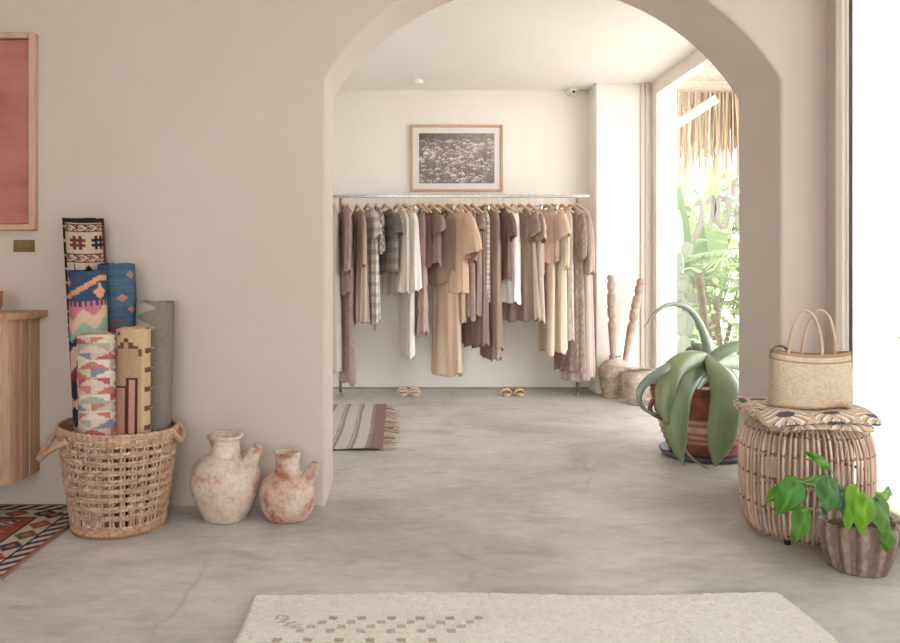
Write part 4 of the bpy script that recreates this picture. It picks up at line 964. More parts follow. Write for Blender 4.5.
# ---------------------------------------------------------------- agave in banded pot
def agave():
    X, Y = (703-397)/F*4.42, 4.42
    t = thing('potted_agave', 'big drooping blue-green agave in a banded terracotta pot', 'plant', (X, Y, 0))
    prof = smoothprof([(.17, .03), (.19, .04), (.235, .14), (.275, .27), (.295, .37), (.298, .40), (.31, .405), (.31, .425), (.295, .43)], 60)
    pr = np.vstack([prof, [(.28, .425), (.27, .38), (.26, .34)]])
    def rid(R, Z, th): return R+.004*np.sin(Z*2*PI/.03), Z
    n = 72; mb = MB()
    rc, cr, dk = lin((158, 88, 72)), lin((206, 170, 150)), lin((130, 72, 62))
    col = []
    for r, z in pr:
        k = (z % .03)/.03; c = rc*(1 if k < .6 else .85)
        if (.10 < z < .24) and k > .45: c = cr
        if z > .40: c = dk*1.1
        col += [c]*n
    mb.lathe(pr, X, Y, 0, n, fn=rid, col=np.array(col)); mb.build('pot', vcolmat('banded_terracotta', .7, .3, 80, .2, 15, spec=.3), t)
    mb = MB(); mb.lathe([(.0, .002), (.23, .002), (.245, .035), (.235, .035), (.215, .014), (.17, .03)], X, Y, 0, 56, capb=False); mb.build('saucer', M_SAUCER, t)
    mb = MB(); mb.lathe([(.27, .36), (.12, .375), (.001, .38)], X, Y, 0, 40, capb=False, capt=True); mb.build('soil', noisemat('pebbly_soil', (150, 136, 120), (190, 178, 162), 30, 1, .8, 50), t)
    # handle lug on the left of the pot
    mb = MB(); mb.tube(spline([(X-.27, Y-.08, .36), (X-.335, Y-.1, .33), (X-.34, Y-.1, .27), (X-.265, Y-.08, .23)], 16), .014, 10, col=(134, 112, 104)); mb.build('pot_handle', vcolmat('lug_clay', .7), t)
    def leaf(pts, ws, col, nm='leaf', thick=.012, cup=.35, nrm0=(0, -1, .3)):
        path = spline([P(px, py, yy) for px, py, yy in pts], 40); w = np.interp(np.linspace(0, 1, 40), np.linspace(0, 1, len(ws)), ws)/F*4.3/2
        T = np.gradient(path, axis=0); T /= np.linalg.norm(T, axis=1)[:, None]
        m = 14; an = np.linspace(0, 2*PI, m, endpoint=False); Q = np.zeros((40, m, 3)); cc = np.zeros((40, m, 3))
        for k in range(40):
            nn = np.array(nrm0, float); sd = np.cross(T[k], nn); sd /= np.linalg.norm(sd)+1e-9; n2 = np.cross(sd, T[k]); n2 /= np.linalg.norm(n2)
            if n2@nn < 0: n2 = -n2
            for j, a in enumerate(an):
                x = math.cos(a); y = math.sin(a)*thick*min(1, w[k]/.02+.15)
                Q[k, j] = path[k]+sd*x*w[k]+n2*(y-cup*x*x*w[k])
                cc[k, j] = lin(col)*(1+.16*math.sin(3*x+1))*(1.1 if abs(x) > .95 else 1)
        mb = MB(); mb.grid(Q, closed_u=True, col=cc.reshape(-1, 3)); b = mb.n-40*m; mb.f.append(tuple(b+i for i in range(m))); mb.f.append(tuple(b+39*m+i for i in range(m))[::-1])
        mb.build(nm, M_AGAVE, t)
    g1, g2, g3, g4 = (150, 162, 126), (140, 154, 112), (166, 180, 156), (128, 144, 106)
    leaf([(711, 374, 4.42), (709, 356, 4.42), (706.5, 340, 4.4), (699, 321, 4.35), (688, 308, 4.28), (672, 304, 4.2), (657, 311, 4.12), (644, 327, 4.05)], [13, 12, 10, 8, 6, 4.5, 3.2, .6], g3)
    leaf([(711, 370, 4.4), (716, 357, 4.38), (728, 349, 4.36), (742, 345, 4.36), (760, 350, 4.36)], [12, 13, 12, 10, 4], g3)
    leaf([(711, 372, 4.45), (722, 362, 4.5), (742, 363, 4.55), (760, 380, 4.6), (765, 400, 4.6)], [14, 17, 17, 12, 3], g3)
    leaf([(712, 368, 4.4), (700, 362, 4.3), (683, 361, 4.2), (662, 370, 4.05), (644, 384, 3.98), (639, 397, 3.97), (645, 409, 4.0), (655, 415, 4.05)], [12, 13, 12, 10, 8, 6, 4, 1], (140, 152, 140), nrm0=(-.2, -.8, .6))
    leaf([(718, 366, 4.4), (704, 358, 4.3), (688, 359, 4.18), (674, 369, 4.08), (666, 389, 4.02), (664, 408, 4.0), (668, 424, 4.0)], [14, 18, 20, 20, 19, 14, 2], g2, nrm0=(-.25, -1, .45))
    leaf([(714, 372, 4.4), (700, 368, 4.28), (688, 376, 4.16), (679, 394, 4.06), (676, 420, 4.01), (679, 445, 4.0), (683, 465, 4.03)], [12, 20, 26, 26, 25, 22, 14, 1], g4, nrm0=(-.15, -1, .35), cup=.2)
    leaf([(714, 374, 4.42), (702, 378, 4.35), (694, 390, 4.28), (689, 404, 4.2), (686, 420, 4.16)], [10, 13, 13, 10, 2], (104, 128, 98))
    leaf([(710, 366, 4.38), (717, 364, 4.25), (724, 376, 4.12), (728, 397, 4.03), (725, 425, 3.99), (720, 448, 3.98), (715, 466, 3.99)], [14, 24, 29, 31, 31, 29, 20, 2], g4, nrm0=(.05, -1, .3), cup=.2)
    leaf([(714, 370, 4.45), (730, 376, 4.45), (742, 400, 4.4), (740, 430, 4.36), (735, 450, 4.34)], [12, 18, 20, 16, 2], g2)
    leaf([(712, 366, 4.5), (700, 345, 4.62), (690, 352, 4.8), (684, 374, 4.9)], [12, 14, 10, 2], g2)
    mb = MB(); mb.tube(spline([P(684, 449, 4.02), P(694, 460, 3.99), P(708, 469, 3.95)], 10), np.linspace(.009, .003, 10), 7, col=(150, 146, 116)); mb.build('dry_stalk', M_LEAF, t)
M_SAUCER = noisemat('dark_saucer', (66, 66, 76), (84, 82, 90), 20, .45)
agave()

# ---------------------------------------------------------------- stoneware jars with carved sticks
def jar(label, X, Y, prof, mat, name='stoneware_jar', group='stoneware jars by the pillar'):
    pr = smoothprof(prof, 40); inner = [(max(r-.012, .004), z) for r, z in pr[::-1] if z > prof[-1][1]*.55]; pr = np.vstack([pr, inner])
    rg = np.random.default_rng(int(X*100)); ph = rg.uniform(0, 6, 3)
    mb = MB(); mb.lathe(pr, X, Y, 0, 64, fn=lambda R, Z, th: (R*(1+.01*np.sin(2*th+ph[0])+.006*np.sin(5*th+ph[1]+Z*20)), Z)); return tag(mb.build(name, mat), label, 'jar', group)
M_JAR = clay_mat('glazed_stoneware', (146, 128, 114), (182, 166, 150), (204, 192, 178), 11, .46)
JX, JY = (616-397)/F*6.36, 6.38
jar('narrow-necked stoneware jar holding two carved sticks', JX, JY,
    [(.095, 0), (.105, .01), (.125, .12), (.135, .21), (.12, .275), (.075, .315), (.05, .325), (.053, .345), (.057, .35)], M_JAR)
jar('wide-mouthed brown stoneware jar next to the agave pot', (641-397)/F*6.05, 6.07,
    [(.10, 0), (.112, .01), (.135, .10), (.145, .18), (.135, .24), (.108, .262), (.104, .275), (.112, .283)], M_JAR)
def carved(label, a, b, hd):
    """a: foot in jar, b: top"""
    a, b = np.array(a), np.array(b); L = np.linalg.norm(b-a)
    s = np.linspace(0, 1, 90); r = np.interp(s, [0, .35, .56, .60, .61, .64, .65, .72, .735, .75, .84, .85, .87, .88, .93, .95, .97, 1], [.012, .024, .036, .037, .026, .026, .037, .039, .028, .038, .037, .024, .024, .034, .036, .024, .036, .026])
    mb = MB(); mb.tube(a+(b-a)*s[:, None], r, 12, col=(168, 132, 110))
    return tag(mb.build('carved_stick', noisemat('carved_wood'+hd, (156, 130, 114), (188, 162, 144), 12, .8, .4, 60)), label, 'stick', 'carved sticks in the jar')
carved('upright left carved wooden stick in the stoneware jar', (JX-.012, JY, .035), P(611, 275, 6.32), 'a')
carved('carved wooden stick leaning right in the stoneware jar', (JX+.028, JY, .035), P(641, 279, 6.36), 'b')

# ---------------------------------------------------------------- small striped rug with fringe (back room)
def rug_small():
    t = thing('striped_rug', 'narrow cream striped flatweave rug with brown end and fringe', 'rug', (-.6, 5.25, 0))
    x0, x1, y0, y1 = -1.35, -.082, 4.515, 6.02; nu, nv = 260, 120
    U, V = np.meshgrid(np.linspace(0, 1, nu), np.linspace(0, 1, nv)); X = x0+(x1-x0)*U; Y = y0+(y1-y0)*V
    d = x1-X-.022*(1-V)+.008*np.sin(V*5.5)
    cr, br, gy = lin((204, 196, 186)), lin((142, 118, 108)), lin((150, 142, 136))
    col = np.zeros((nv, nu, 3))+cr
    col[d < .095] = lin((152, 142, 134)); col[d < .07] = br
    for q in (.175, .285, .395, .505, .62, .74, .86, .98, 1.1): col[np.abs(d-q) < .010] = gy; col[np.abs(d-q-.022) < .006] = lin((168, 160, 150))
    col *= (.9+.2*fbm(X*120, Y*60, 3))[..., None]
    Z = .008+.006*np.exp(-((V-.62)/.03)**2)*(X > -.5)+.003*fbm(X*5, Y*5)+.006*np.exp(-V/.03)*np.abs(np.sin(X*9))
    mb = MB(); mb.grid(np.stack([X, Y, Z], -1), col=col.reshape(-1, 3)); mb.grid(np.stack([X, Y, .001+0*X], -1)[::15, ::15], col=(150, 140, 130)); mb.build('weave', M_KILIM, t, fix=False)
    mb = MB()
    for k in range(64):
        y = y0+(y1-y0)*(k+.5)/64+random.uniform(-.008, .008); L = random.uniform(.05, .10); a = random.uniform(-.7, .5)
        mb.tube(spline([(x1-.004, y, .008), (x1+L*.4, y+L*.3*a, .010), (x1+L*.75, y+L*.9*a, .007), (x1+L, y+L*a*.6, .005)], 8), np.linspace(.0045, .003, 8), 5, col=random.choice([(206, 190, 176), (190, 172, 158), (150, 120, 108)]))
    mb.build('fringe', M_KILIM, t)
rug_small()

# ---------------------------------------------------------------- sandals
def sandal(label, X, Y, ang, cs, style):
    t = thing('sandal', label, 'sandal', (X, Y, 0), 'sandals under the clothes')
    a = np.linspace(0, 2*PI, 40, endpoint=False); L, W = .125, .043
    def outline(k): return np.stack([X+k*W*np.cos(a)*(1+.15*np.sin(-a)), Y+k*L*np.sin(a)], -1)
    mb = MB(); rows = [np.column_stack([outline(s), np.full(40, z)]) for s, z in ((.93, 0), (1, .004), (1, .020), (.95, .025))]
    mb.grid(np.array(rows), closed_u=True, col=cs[0]); b = mb.n-40; mb.f.append(tuple(range(40))[::-1]); mb.f.append(tuple(b+i for i in range(40)))
    mb.build('sole', M_CLOTH, t)
    def strap(y0, y1, h, nm, col):
        mb = MB(); tt = np.linspace(0, PI, 18); Q = []
        for dr, yy in ((0, y0), (.001, y1), (-.004, y1), (-.004, y0)):
            hh = h*(1 if yy == y0 else .8); Q.append(np.stack([X+(W+.006+dr)*np.cos(tt), np.full(18, Y+yy), .016+(hh+dr)*np.sin(tt)**.8], -1))
        mb.grid(np.array(Q), closed_v=True, col=col); mb.build(nm, M_CLOTH, t)
    if style: strap(-.025, -.095, .05, 'strap', cs[1])
    else: strap(-.05, -.09, .035, 'strap', cs[1]); strap(.02, -.02, .05, 'strap', cs[1])
for k, (px, lab) in enumerate(((402.5, 'left sandal of the strappy cream pair under the white trousers'), (414.5, 'right sandal of the strappy cream pair under the white trousers'))):
    sandal(lab, (px-397)/F*6.5, 6.53, 0, ((214, 190, 160), (236, 218, 196)), 0)
for k, (px, lab) in enumerate(((505.5, 'left tan slide sandal of the pair by the right clothes'), (519, 'right tan slide sandal of the pair by the right clothes'))):
    sandal(lab, (px-397)/F*6.5, 6.53, 0, ((206, 176, 146), (226, 202, 174)), 1)

# ---------------------------------------------------------------- framed photograph, camera, detector
def photo_frame():
    a, b = P(410.5, 125, 6.80), P(503, 191.5, 6.80); x0, x1, z1, z0 = a.x, b.x, a.z, b.z; y1 = YB; y0 = YB-.03
    t = thing('framed_photograph', 'wood-framed monochrome photograph of wildflowers on the back wall', 'picture', ((x0+x1)/2, YB, z0)); f = .022
    mb = MB(); mb.box(x0, x0+f, y0, y1, z0, z1, bev=.002); mb.box(x1-f, x1, y0, y1, z0, z1, bev=.002); mb.box(x0+f, x1-f, y0, y1, z0, z0+f, bev=.002); mb.box(x0+f, x1-f, y0, y1, z1-f, z1, bev=.002)
    mb.build('frame', M_FR, t, smooth=False)
    MB().box(x0+f, x1-f, y0+.014, y1-.002, z0+f, z1-f).build('mount', noisemat('mount_card', (226, 220, 212), (230, 224, 216)), t, smooth=False)
    mx, mz = .055, .052; nu, nv = 330, 220; U, V = np.meshgrid(np.linspace(0, 1, nu), np.linspace(0, 1, nv))
    A = 1.5; x, y = U*A, V
    lum = .22+.10*fbm(x*4, y*4, 3)+.16*np.clip(V-.15, 0, 1)*U+.22*(fbm(x*22, y*22, 8)-.5)
    rg = np.random.default_rng(5)
    for k in range(240):
        cx, cy = rg.uniform(0, A), rg.uniform(0, .86); r = rg.uniform(.022, .05); br = rg.uniform(.08, .38)
        # umbel head: arc of small bright dots over thin stalk
        for q in range(9):
            an = PI*(.05+.9*q/8); dx, dy = cx+r*math.cos(an), cy+r*.8*math.sin(an); rr = rg.uniform(.006, .012)
            lum = lum+br*np.exp(-((x-dx)**2+(y-dy)**2)/(rr*rr))
        lum = lum+br*.35*np.exp(-((x-cx-.2*(y-cy))/.004)**2)*((y < cy) & (y > cy-.13))
    lum *= 1-.5*np.exp(-((U/.35)**2+((1-V)/.2)**2))
    lum = np.clip(lum, .05, .8)
    col = np.stack([lum*1.0, lum*.86, lum*.80], -1)**1.15
    Q = np.stack([x0+f+mx+(x1-x0-2*f-2*mx)*U, np.full_like(U, y0+.0125), z0+f+mz+(z1-z0-2*f-2*mz)*V], -1)
    MB().grid(Q, col=col.reshape(-1, 3)).build('photograph', vcolmat('photo_print', .5, 0, 1, 0, 1), t, fix=False)
photo_frame()
t = thing('security_camera', 'small white round security camera high in the back corner', 'camera', P(573, 90, 6.8))
c = P(572.5, 90.5, 6.74)
mb = MB(); mb.tube([c+Vector((0, .08, .005)), c+Vector((0, .03, .004))], [.04, .036], 20); mb.build('mount', M_WHITEP, t)
mb = MB(); ph = np.linspace(0, 2*PI, 24, endpoint=False); th = np.linspace(.02, PI-.02, 14)
mb.grid(np.stack([c.x+.038*np.sin(th)[:, None]*np.cos(ph), c.y+.038*np.sin(th)[:, None]*np.sin(ph), c.z+.038*np.cos(th)[:, None]*np.ones(24)], -1), closed_u=True); mb.build('ball', M_WHITEP, t)
mb = MB(); q = c+Vector((.004, -.03, -.016)); mb.tube([q, q+Vector((0, -.011, -.005))], [.012, .011], 16); mb.build('lens', M_DARK, t)
c = P(416, 81, 6.48); tag(MB().lathe([(.045, -.03), (.06, -.022), (.065, 0)], c.x, 6.48, HB, 32).build('smoke_detector', M_WHITEP), 'small round white detector on the back room ceiling', 'detector')

# ---------------------------------------------------------------- clothes rail
RY, RZ = 6.45, 1.1-(196.5-268)/F*6.45
RZ = float(RZ)
t = thing('clothes_rail', 'long steel clothes rail standing along the back wall', 'clothes rail', (.5, RY, 0))
xe = (589-397)/F*RY
mb = MB(); mb.box(-.95, xe, RY-.012, RY+.012, RZ-.010, RZ+.012, bev=.003); mb.build('rail', M_METAL, t, smooth=False)
mb = MB(); mb.box(-.95, xe, RY-.012, RY+.012, RZ+.012, RZ+.016, bev=.001); mb.build('rail_cap', M_WHITEP, t, smooth=False)
for px in (340.5, 577.5):
    x = (px-397)/F*RY; mb = MB(); mb.tube([(x, RY, .0), (x, RY, RZ-.012)], .013, 14); mb.build('post', M_METAL, t)
    mb = MB(); mb.lathe([(.034, 0), (.034, .008), (.02, .014), (.016, .03)], x, RY, 0, 24); mb.build('foot_plate', M_METAL, t)

# hangers
def hanger_local(kind):
    """builds a hanger at the origin: hook top on the rail at z=0, arms along local Y; returns list of (name, MB, mat)"""
    out = []
    mb = MB(); hp = [(0, .0, -.075), (0, .0, -.045), (0, .002, -.03), (0, .018, -.014), (0, .016, .008), (0, 0, .022), (0, -.016, .012), (0, -.017, -.002)]
    mb.tube(spline([(a, b, c) for a, b, c in hp], 24), .0018, 6); out.append(('hook', mb, M_METAL))
    mb = MB()
    if kind == 'wood':
        s = np.linspace(-1, 1, 41); y = s*.155; z = -.072-.075*np.abs(s)**1.15
        x = .012*s*s; mb.tube(np.stack([x, y, z], -1), .0085+.006*(1-np.abs(s))**2, 10, flat=1.15, up=(0, 0, 1)); out.append(('arms', mb, M_WOOD))
    else:
        mb.tube([(0, -.15, -.085), (0, .15, -.085)], .004, 8)
        out.append(('bar', mb, M_METAL if kind == 'wire' else M_WOOD))
        for sg in (-1, 1):
            m2 = MB(); m2.box(-.009, .009, sg*.13-.014, sg*.13+.014, -.13, -.078, bev=.002); out.append(('clip', m2, M_METAL))
    return out
protos = {}
def make_hanger(kind, X, yaw, label):
    if kind not in protos:
        o = bpy.data.objects.new('clothes_hanger' if kind == 'wood' else 'clip_hanger', None); C.objects.link(o); kids = []
        for nm, mb, mat in hanger_local(kind): kids.append(mb.build(nm, mat, o))
        protos[kind] = (o, kids)
    else:
        src, ks = protos[kind]; o = src.copy(); C.objects.link(o)
        for k in ks: c = k.copy(); C.objects.link(c); c.parent = o
    o.empty_display_size = .05
    o.location = (X, RY, RZ+.0); o.rotation_euler = (0, 0, yaw)
    tag(o, label, 'hanger', 'hangers on the clothes rail')
    return o

def garment(name, cat, label, px, top, hem, yaw, hw, T0, T1, colf, sleeve=None, sl=.2, sw=.075, hwb=None, neck=.085, strap=False, fold=6, famp=.25, seed=0, kind='wood', hshort=None, tiers=0, skew=0.0, legs=False, under=False, flare=1.0, hangerpx=None, scoop=.0):
    """hw: half shoulder width; T0/T1 half thickness at the chest / hem; hem, top in picture rows"""
    X = (px-397)/F*RY; Zt = 1.1-(top-268)/F*RY; Zh = 1.1-(hem-268)/F*RY; H = Zt-Zh
    yaw = math.radians(yaw); cy_, sy_ = math.cos(yaw), math.sin(yaw)
    # local axes: l = shoulder line (towards the camera = negative), n = garment front
    lv = np.array([sy_*-1, cy_, 0]); nv_ = np.array([cy_, sy_, 0])
    hwb = hwb or hw*1.05; r_ = np.random.default_rng(seed+int(px*3)); ph = r_.uniform(0, 2*PI, 6)
    nu, nv = 72, 64; a = np.linspace(0, 2*PI, nu, endpoint=False); s = np.linspace(0, 1, nv); A, Sg = np.meshgrid(a, s)
    z = Sg*H
    if under:      # skirt / trousers from a clip hanger
        w = hw+(hwb-hw)*Sg**.8; th = T0+(T1-T0)*Sg**.7; drop = 0*A
        fa = famp*(.25+.75*Sg)
    else:
        sh = .055 if not strap else .03
        t_sh = np.clip(z/.10, 0, 1)
        w = np.where(z < .10, neck+(hw-neck)*t_sh**.55, hw+(hwb-hw)*np.clip((z-.10)/max(H-.1, .01), 0, 1)**.9)
        th = np.where(z < .06, T0*(.35+.65*(z/.06)**.6), T0+(T1-T0)*np.clip((z-.06)/max(H-.06, .01), 0, 1)**.75)
        fa = famp*np.clip((z-.08)/H, 0, 1)**.7
    if tiers:
        tt = (Sg*tiers) % 1; th = th*(.85+.35*tt); w = w*(.96+.06*tt)
    cx = np.cos(A); sx = np.sin(A)
    L_ = np.sign(cx)*np.abs(cx)**.9*w
    fo = 1+1.5*fa*(np.sin(fold*A+ph[0]+1.2*np.sin(Sg*3+ph[1]))*.6+np.sin((fold*2+1)*A+ph[2]+Sg*2)*.4)
    Nn = np.sign(sx)*np.abs(sx)**.8*th*fo+.015*np.sin(L_*18+ph[3])*Sg
    L_ = L_*(1+.04*fa/max(famp, .01)*np.sin(fold*A+ph[4]))
    L_ = L_+skew*Sg
    Z = Zt-z
    if not under:
        Z = Z-(.030*np.clip(1-z/.06, 0, 1))*(1-np.abs(cx))        # neckline dips front and back
        if scoop: Z = Z-scoop*np.clip(1-z/.1, 0, 1)*(sx*-1 > 0)*np.abs(sx)
    hemw = (.012*np.sin(fold*A+ph[5])+.014*np.sin(2*A+ph[1]))*Sg**6; Z = Z+hemw
    org = np.array([X, RY, 0])
    Q = org+L_[..., None]*lv+Nn[..., None]*nv_; Q[..., 2] = Z
    col = colf(L_, z, A, H)
    mb = MB()
    if legs:
        # two legs below the hip
        hs = .28; cut = int(nv*hs); mb.grid(Q[:cut+1], closed_u=True, col=col[:cut+1].reshape(-1, 3))
        for sg in (-1, 1):
            wl = (w*.5); LL = sg*wl*(.98)+cx*wl*.56+skew*Sg; q = org+LL[..., None]*lv+(Nn*1.0)[..., None]*nv_; q[..., 2] = Z
            mb.grid(q[cut-1:], closed_u=True, col=col[cut-1:].reshape(-1, 3))
    else: mb.grid(Q, closed_u=True, col=col.reshape(-1, 3))
    if sleeve:
        for sg in (-1, 1):
            m = 26; k = 24; aa = np.linspace(0, 2*PI, k, endpoint=False); tt = np.linspace(0, 1, m)
            out = {'short': .40, 'kimono': .42, 'long': .16, 'ruffle': .25}[sleeve]
            st = np.array([sg*(hw-.035), 0, -.075]); en = st+np.array([sg*sl*out, .02*sg, -sl])
            pth = st+(en-st)*tt[:, None]; pth[:, 0] += sg*.02*np.sin(tt*PI)
            wr = np.interp(tt, [0, .2, 1], [sw*.8, sw, sw*(1.15 if sleeve != 'long' else .75)]); tr = np.interp(tt, [0, .3, 1], [T0*.5, T0*.8, T0*(.75 if sleeve == 'long' else .95)])
            if sleeve == 'ruffle': wr = wr*(1+.10*np.abs(np.sin(tt*9))); tr = tr*(1+.25*np.abs(np.sin(tt*9)))
            AA, TT = np.meshgrid(aa, tt); W_ = wr[:, None]*(1+.10*np.sin(5*AA+ph[0])*TT); Tn = tr[:, None]*(1+.25*np.sin(5*AA+ph[2]+TT*3)*TT)
            LL = pth[:, 0][:, None]+W_*np.cos(AA)*.9; NN = pth[:, 1][:, None]+Tn*np.sin(AA); ZZ = Zt+pth[:, 2][:, None]+W_*np.cos(AA)*.35*sg+.01*np.sin(3*AA+ph[3])*TT
            q = org+LL[..., None]*lv+NN[..., None]*nv_; q[..., 2] = ZZ
            mb.grid(q, closed_u=True, col=colf(LL, -(ZZ-Zt), AA, H).reshape(-1, 3))
    if strap:
        for sg in (-1, 1):
            pth = [org+lv*sg*(hw*.75)+nv_*-T0*.5+np.array([0, 0, Zt-.09]), org+lv*sg*.10+np.array([0, 0, Zt+.012]), org+lv*sg*(hw*.75)+nv_*T0*.5+np.array([0, 0, Zt-.09])]
            mb.tube(spline(pth, 14), .009, 6, flat=.5, col=col[5, 5] if False else None) if False else mb.grid(np.array([spline(pth, 14)+lv*sg*-.011, spline(pth, 14)+lv*sg*.011]), col=np.tile(col[nv//2, 0], (28, 1)))
    o = mb.build(name, M_CLOTH, fix=False)
    so = o.modifiers.new('cloth_thickness', 'SOLIDIFY'); so.thickness = .0025; so.offset = 0
    tag(o, label, cat, 'clothes on the rail')
    hx = X if hangerpx is None else (hangerpx-397)/F*RY
    if kind: make_hanger(kind, hx, yaw, hshort)
    return o
def plain(c, v=.12, k=1):
    b = lin(c)
    return lambda L, z, A, H: b*(1-v/2+v*fbm(L*14+z*4, z*10, k))[..., None]
def speck(c, c2, k=1, dens=.62, sc=75):
    b, d = lin(c), lin(c2)
    def f(L, z, A, H):
        m = np.clip((hash2(np.floor(L*160), np.floor(z*130)+np.floor(A*9), k)-.35)*1.4, 0, 1)*.62; return b*(1-m[..., None])+d*m[..., None]
    return f
def stripes(c, c2, per=.03, duty=.3, k=1, vert=True):
    b, d = lin(c), lin(c2)
    def f(L, z, A, H):
        q = (A*.19/per if vert else z/per) % 1; o = np.zeros(L.shape+(3,))+b*(.95+.1*fbm(L*30, z*20, k))[..., None]; o[q < duty] = d; return o
    return f
def plaid(c, c2, c3, per=.09):
    b, d, e = lin(c), lin(c2), lin(c3)
    def f(L, z, A, H):
        q1 = (A*.16/per % 1) < .42; q2 = (z/per % 1) < .42; o = np.zeros(L.shape+(3,))+b; o[q1 ^ q2] = d; o[q1 & q2] = e; return o
    return f
W_ = 'hanger holding the '
G = garment
G('long_dress', 'dress', 'pale sage long dress at the rail end half hidden by the arch', 334.5, 211, 370, 8, .19, .03, .06, plain((202, 196, 180)), seed=1, hshort='wooden hanger with the pale sage dress at the left rail end')
G('long_dress', 'dress', 'floor-length speckled mauve dress beside the left rail post', 347.5, 214, 381, 14, .17, .025, .055, speck((164, 140, 132), (196, 178, 168), 2), seed=2, hshort='wooden hanger with the floor-length speckled mauve dress')
G('blouse', 'blouse', 'speckled mauve blouse with long sleeves beside the left rail post', 344.0, 206, 293, 16, .19, .032, .055, speck((152, 126, 118), (188, 168, 158), 3), sleeve='long', sl=.5, seed=3, hshort='wooden hanger with the speckled mauve long-sleeved blouse')
G('dress', 'dress', 'pinkish-brown striped dress hanging left of the plaid dress', 357.5, 210, 322, 20, .18, .03, .075, stripes((166, 140, 130), (200, 182, 170), .02, .4), sleeve='long', sl=.42, seed=4, hshort='wooden hanger with the pinkish-brown striped dress', hwb=.22)
G('plaid_dress', 'dress', 'pale grey and cream plaid dress with short sleeves', 367.5, 208, 320, 26, .19, .03, .05, plaid((226, 216, 205), (194, 182, 172), (168, 156, 148)), sleeve='short', sl=.2, seed=5, hshort='wooden hanger with the pale grey and cream plaid dress')
G('plaid_blouse', 'blouse', 'short dark grey plaid blouse beside the charcoal tee', 376.5, 208, 253, 14, .18, .035, .045, plaid((128, 118, 112), (186, 176, 166), (104, 94, 90), .06), sleeve='short', sl=.12, seed=6, hshort='wooden hanger with the short dark grey plaid blouse')
G('knit_tee', 'top', 'charcoal grey tee with pale inside-out sleeve', 385, 209, 273, 32, .2, .035, .05, stripes((122, 112, 106), (142, 132, 126), .008, .5, vert=False), sleeve='kimono', sl=.17, sw=.085, seed=7, hshort='wooden hanger with the charcoal grey tee')
G('pleated_blouse', 'blouse', 'off-white pleated blouse left of the bright white one', 397.5, 209, 293, 30, .18, .03, .06, stripes((216, 204, 192), (200, 186, 172), .02, .3), seed=8, fold=9, hshort='wooden hanger with the off-white pleated blouse', hwb=.21)
G('pleated_blouse', 'blouse', 'bright white gathered blouse above the white trousers', 406, 209, 289, 30, .18, .035, .07, plain((236, 228, 218), .1), seed=9, fold=9, famp=.35, hshort='wooden hanger with the bright white gathered blouse', hwb=.22, hangerpx=404.5)
G('trousers', 'trousers', 'long white trousers hanging lowest on the left half', 408, 214, 357, 20, .13, .025, .04, plain((240, 234, 226), .06), under=True, hwb=.12, seed=10, fold=3, famp=.15, kind='wire', hshort='clip hanger with the long white trousers', hangerpx=409.5, legs=False)
G('tiered_dress', 'dress', 'dusty pink tiered ruffle dress right of the white trousers', 418.5, 212, 333, 24, .13, .03, .05, plain((182, 156, 144), .2), strap=True, tiers=5, hwb=.16, fold=9, seed=11, kind='wood', hshort='wooden hanger with the dusty pink tiered dress')
G('tank_top', 'top', 'dark taupe sleeveless cropped top before the mauve tee', 424, 211, 268, 20, .15, .03, .04, plain((120, 94, 86)), strap=True, seed=12, hshort='wooden hanger with the dark taupe cropped top', hangerpx=423)
G('tee', 'top', 'mauve-brown short-sleeved tee left of the brown tank top', 430.5, 210, 264, 26, .17, .032, .045, plain((156, 130, 120)), sleeve='short', sl=.14, seed=13, hshort='wooden hanger with the mauve-brown tee')
G('tank_top', 'top', 'brown scoop-neck tank top above the tan wide trousers', 440, 209, 284, 46, .175, .03, .05, plain((156, 132, 120), .1), scoop=.09, hwb=.21, seed=14, famp=.15, hshort='wooden hanger with the brown scoop-neck tank top', hangerpx=438.5)
G('wide_trousers', 'trousers', 'long tan wide-leg trousers at the centre of the rail', 446, 214, 374, 38, .12, .03, .06, plain((218, 190, 166), .1), under=True, hwb=.17, fold=4, famp=.3, seed=15, kind='wire', hshort='clip hanger with the tan wide-leg trousers', hangerpx=443)
G('kimono_top', 'top', 'camel kimono-sleeved top at the centre of the rail', 453, 208, 291, 30, .2, .045, .07, plain((214, 180, 154), .1), sleeve='kimono', sl=.34, sw=.11, hwb=.2, seed=16, famp=.2, hshort='wooden hanger with the camel kimono top', hangerpx=447.5)
G('dress', 'dress', 'camel knee-length dress half behind the kimono top', 457.5, 211, 321, 14, .15, .025, .035, plain((200, 168, 142), .1), seed=17, hshort='wooden hanger with the camel knee-length dress', hangerpx=452)
G('blouse', 'blouse', 'rosy taupe speckled blouse right of the camel top', 464, 208, 318, 22, .17, .03, .055, speck((160, 134, 124), (186, 164, 152), 5), sleeve='long', sl=.4, seed=18, hshort='wooden hanger with the rosy taupe speckled blouse', hangerpx=459.5)
G('ruffled_blouse', 'blouse', 'taupe blouse with a frilled sleeve left of the striped knit', 470.5, 209, 316, 24, .17, .03, .05, speck((158, 132, 122), (182, 160, 150), 8), sleeve='ruffle', sl=.14, seed=19, hshort='wooden hanger with the taupe frill-sleeved blouse', hangerpx=465.5)
G('skirt', 'skirt', 'taupe pleated skirt with a hem dipping lower than its neighbours', 474, 216, 344, 30, .14, .03, .06, stripes((138, 116, 106), (150, 128, 118), .02, .4), under=True, hwb=.2, fold=10, seed=21, kind='wire', hshort='clip hanger with the taupe pleated skirt', hangerpx=479)
G('striped_knit', 'top', 'cream and grey cross-striped long knit at mid rail', 480.5, 210, 303, 22, .15, .03, .045, stripes((206, 194, 182), (166, 152, 142), .018, .35, vert=False), seed=20, hshort='wooden hanger with the cream and grey striped knit', hangerpx=472.5)
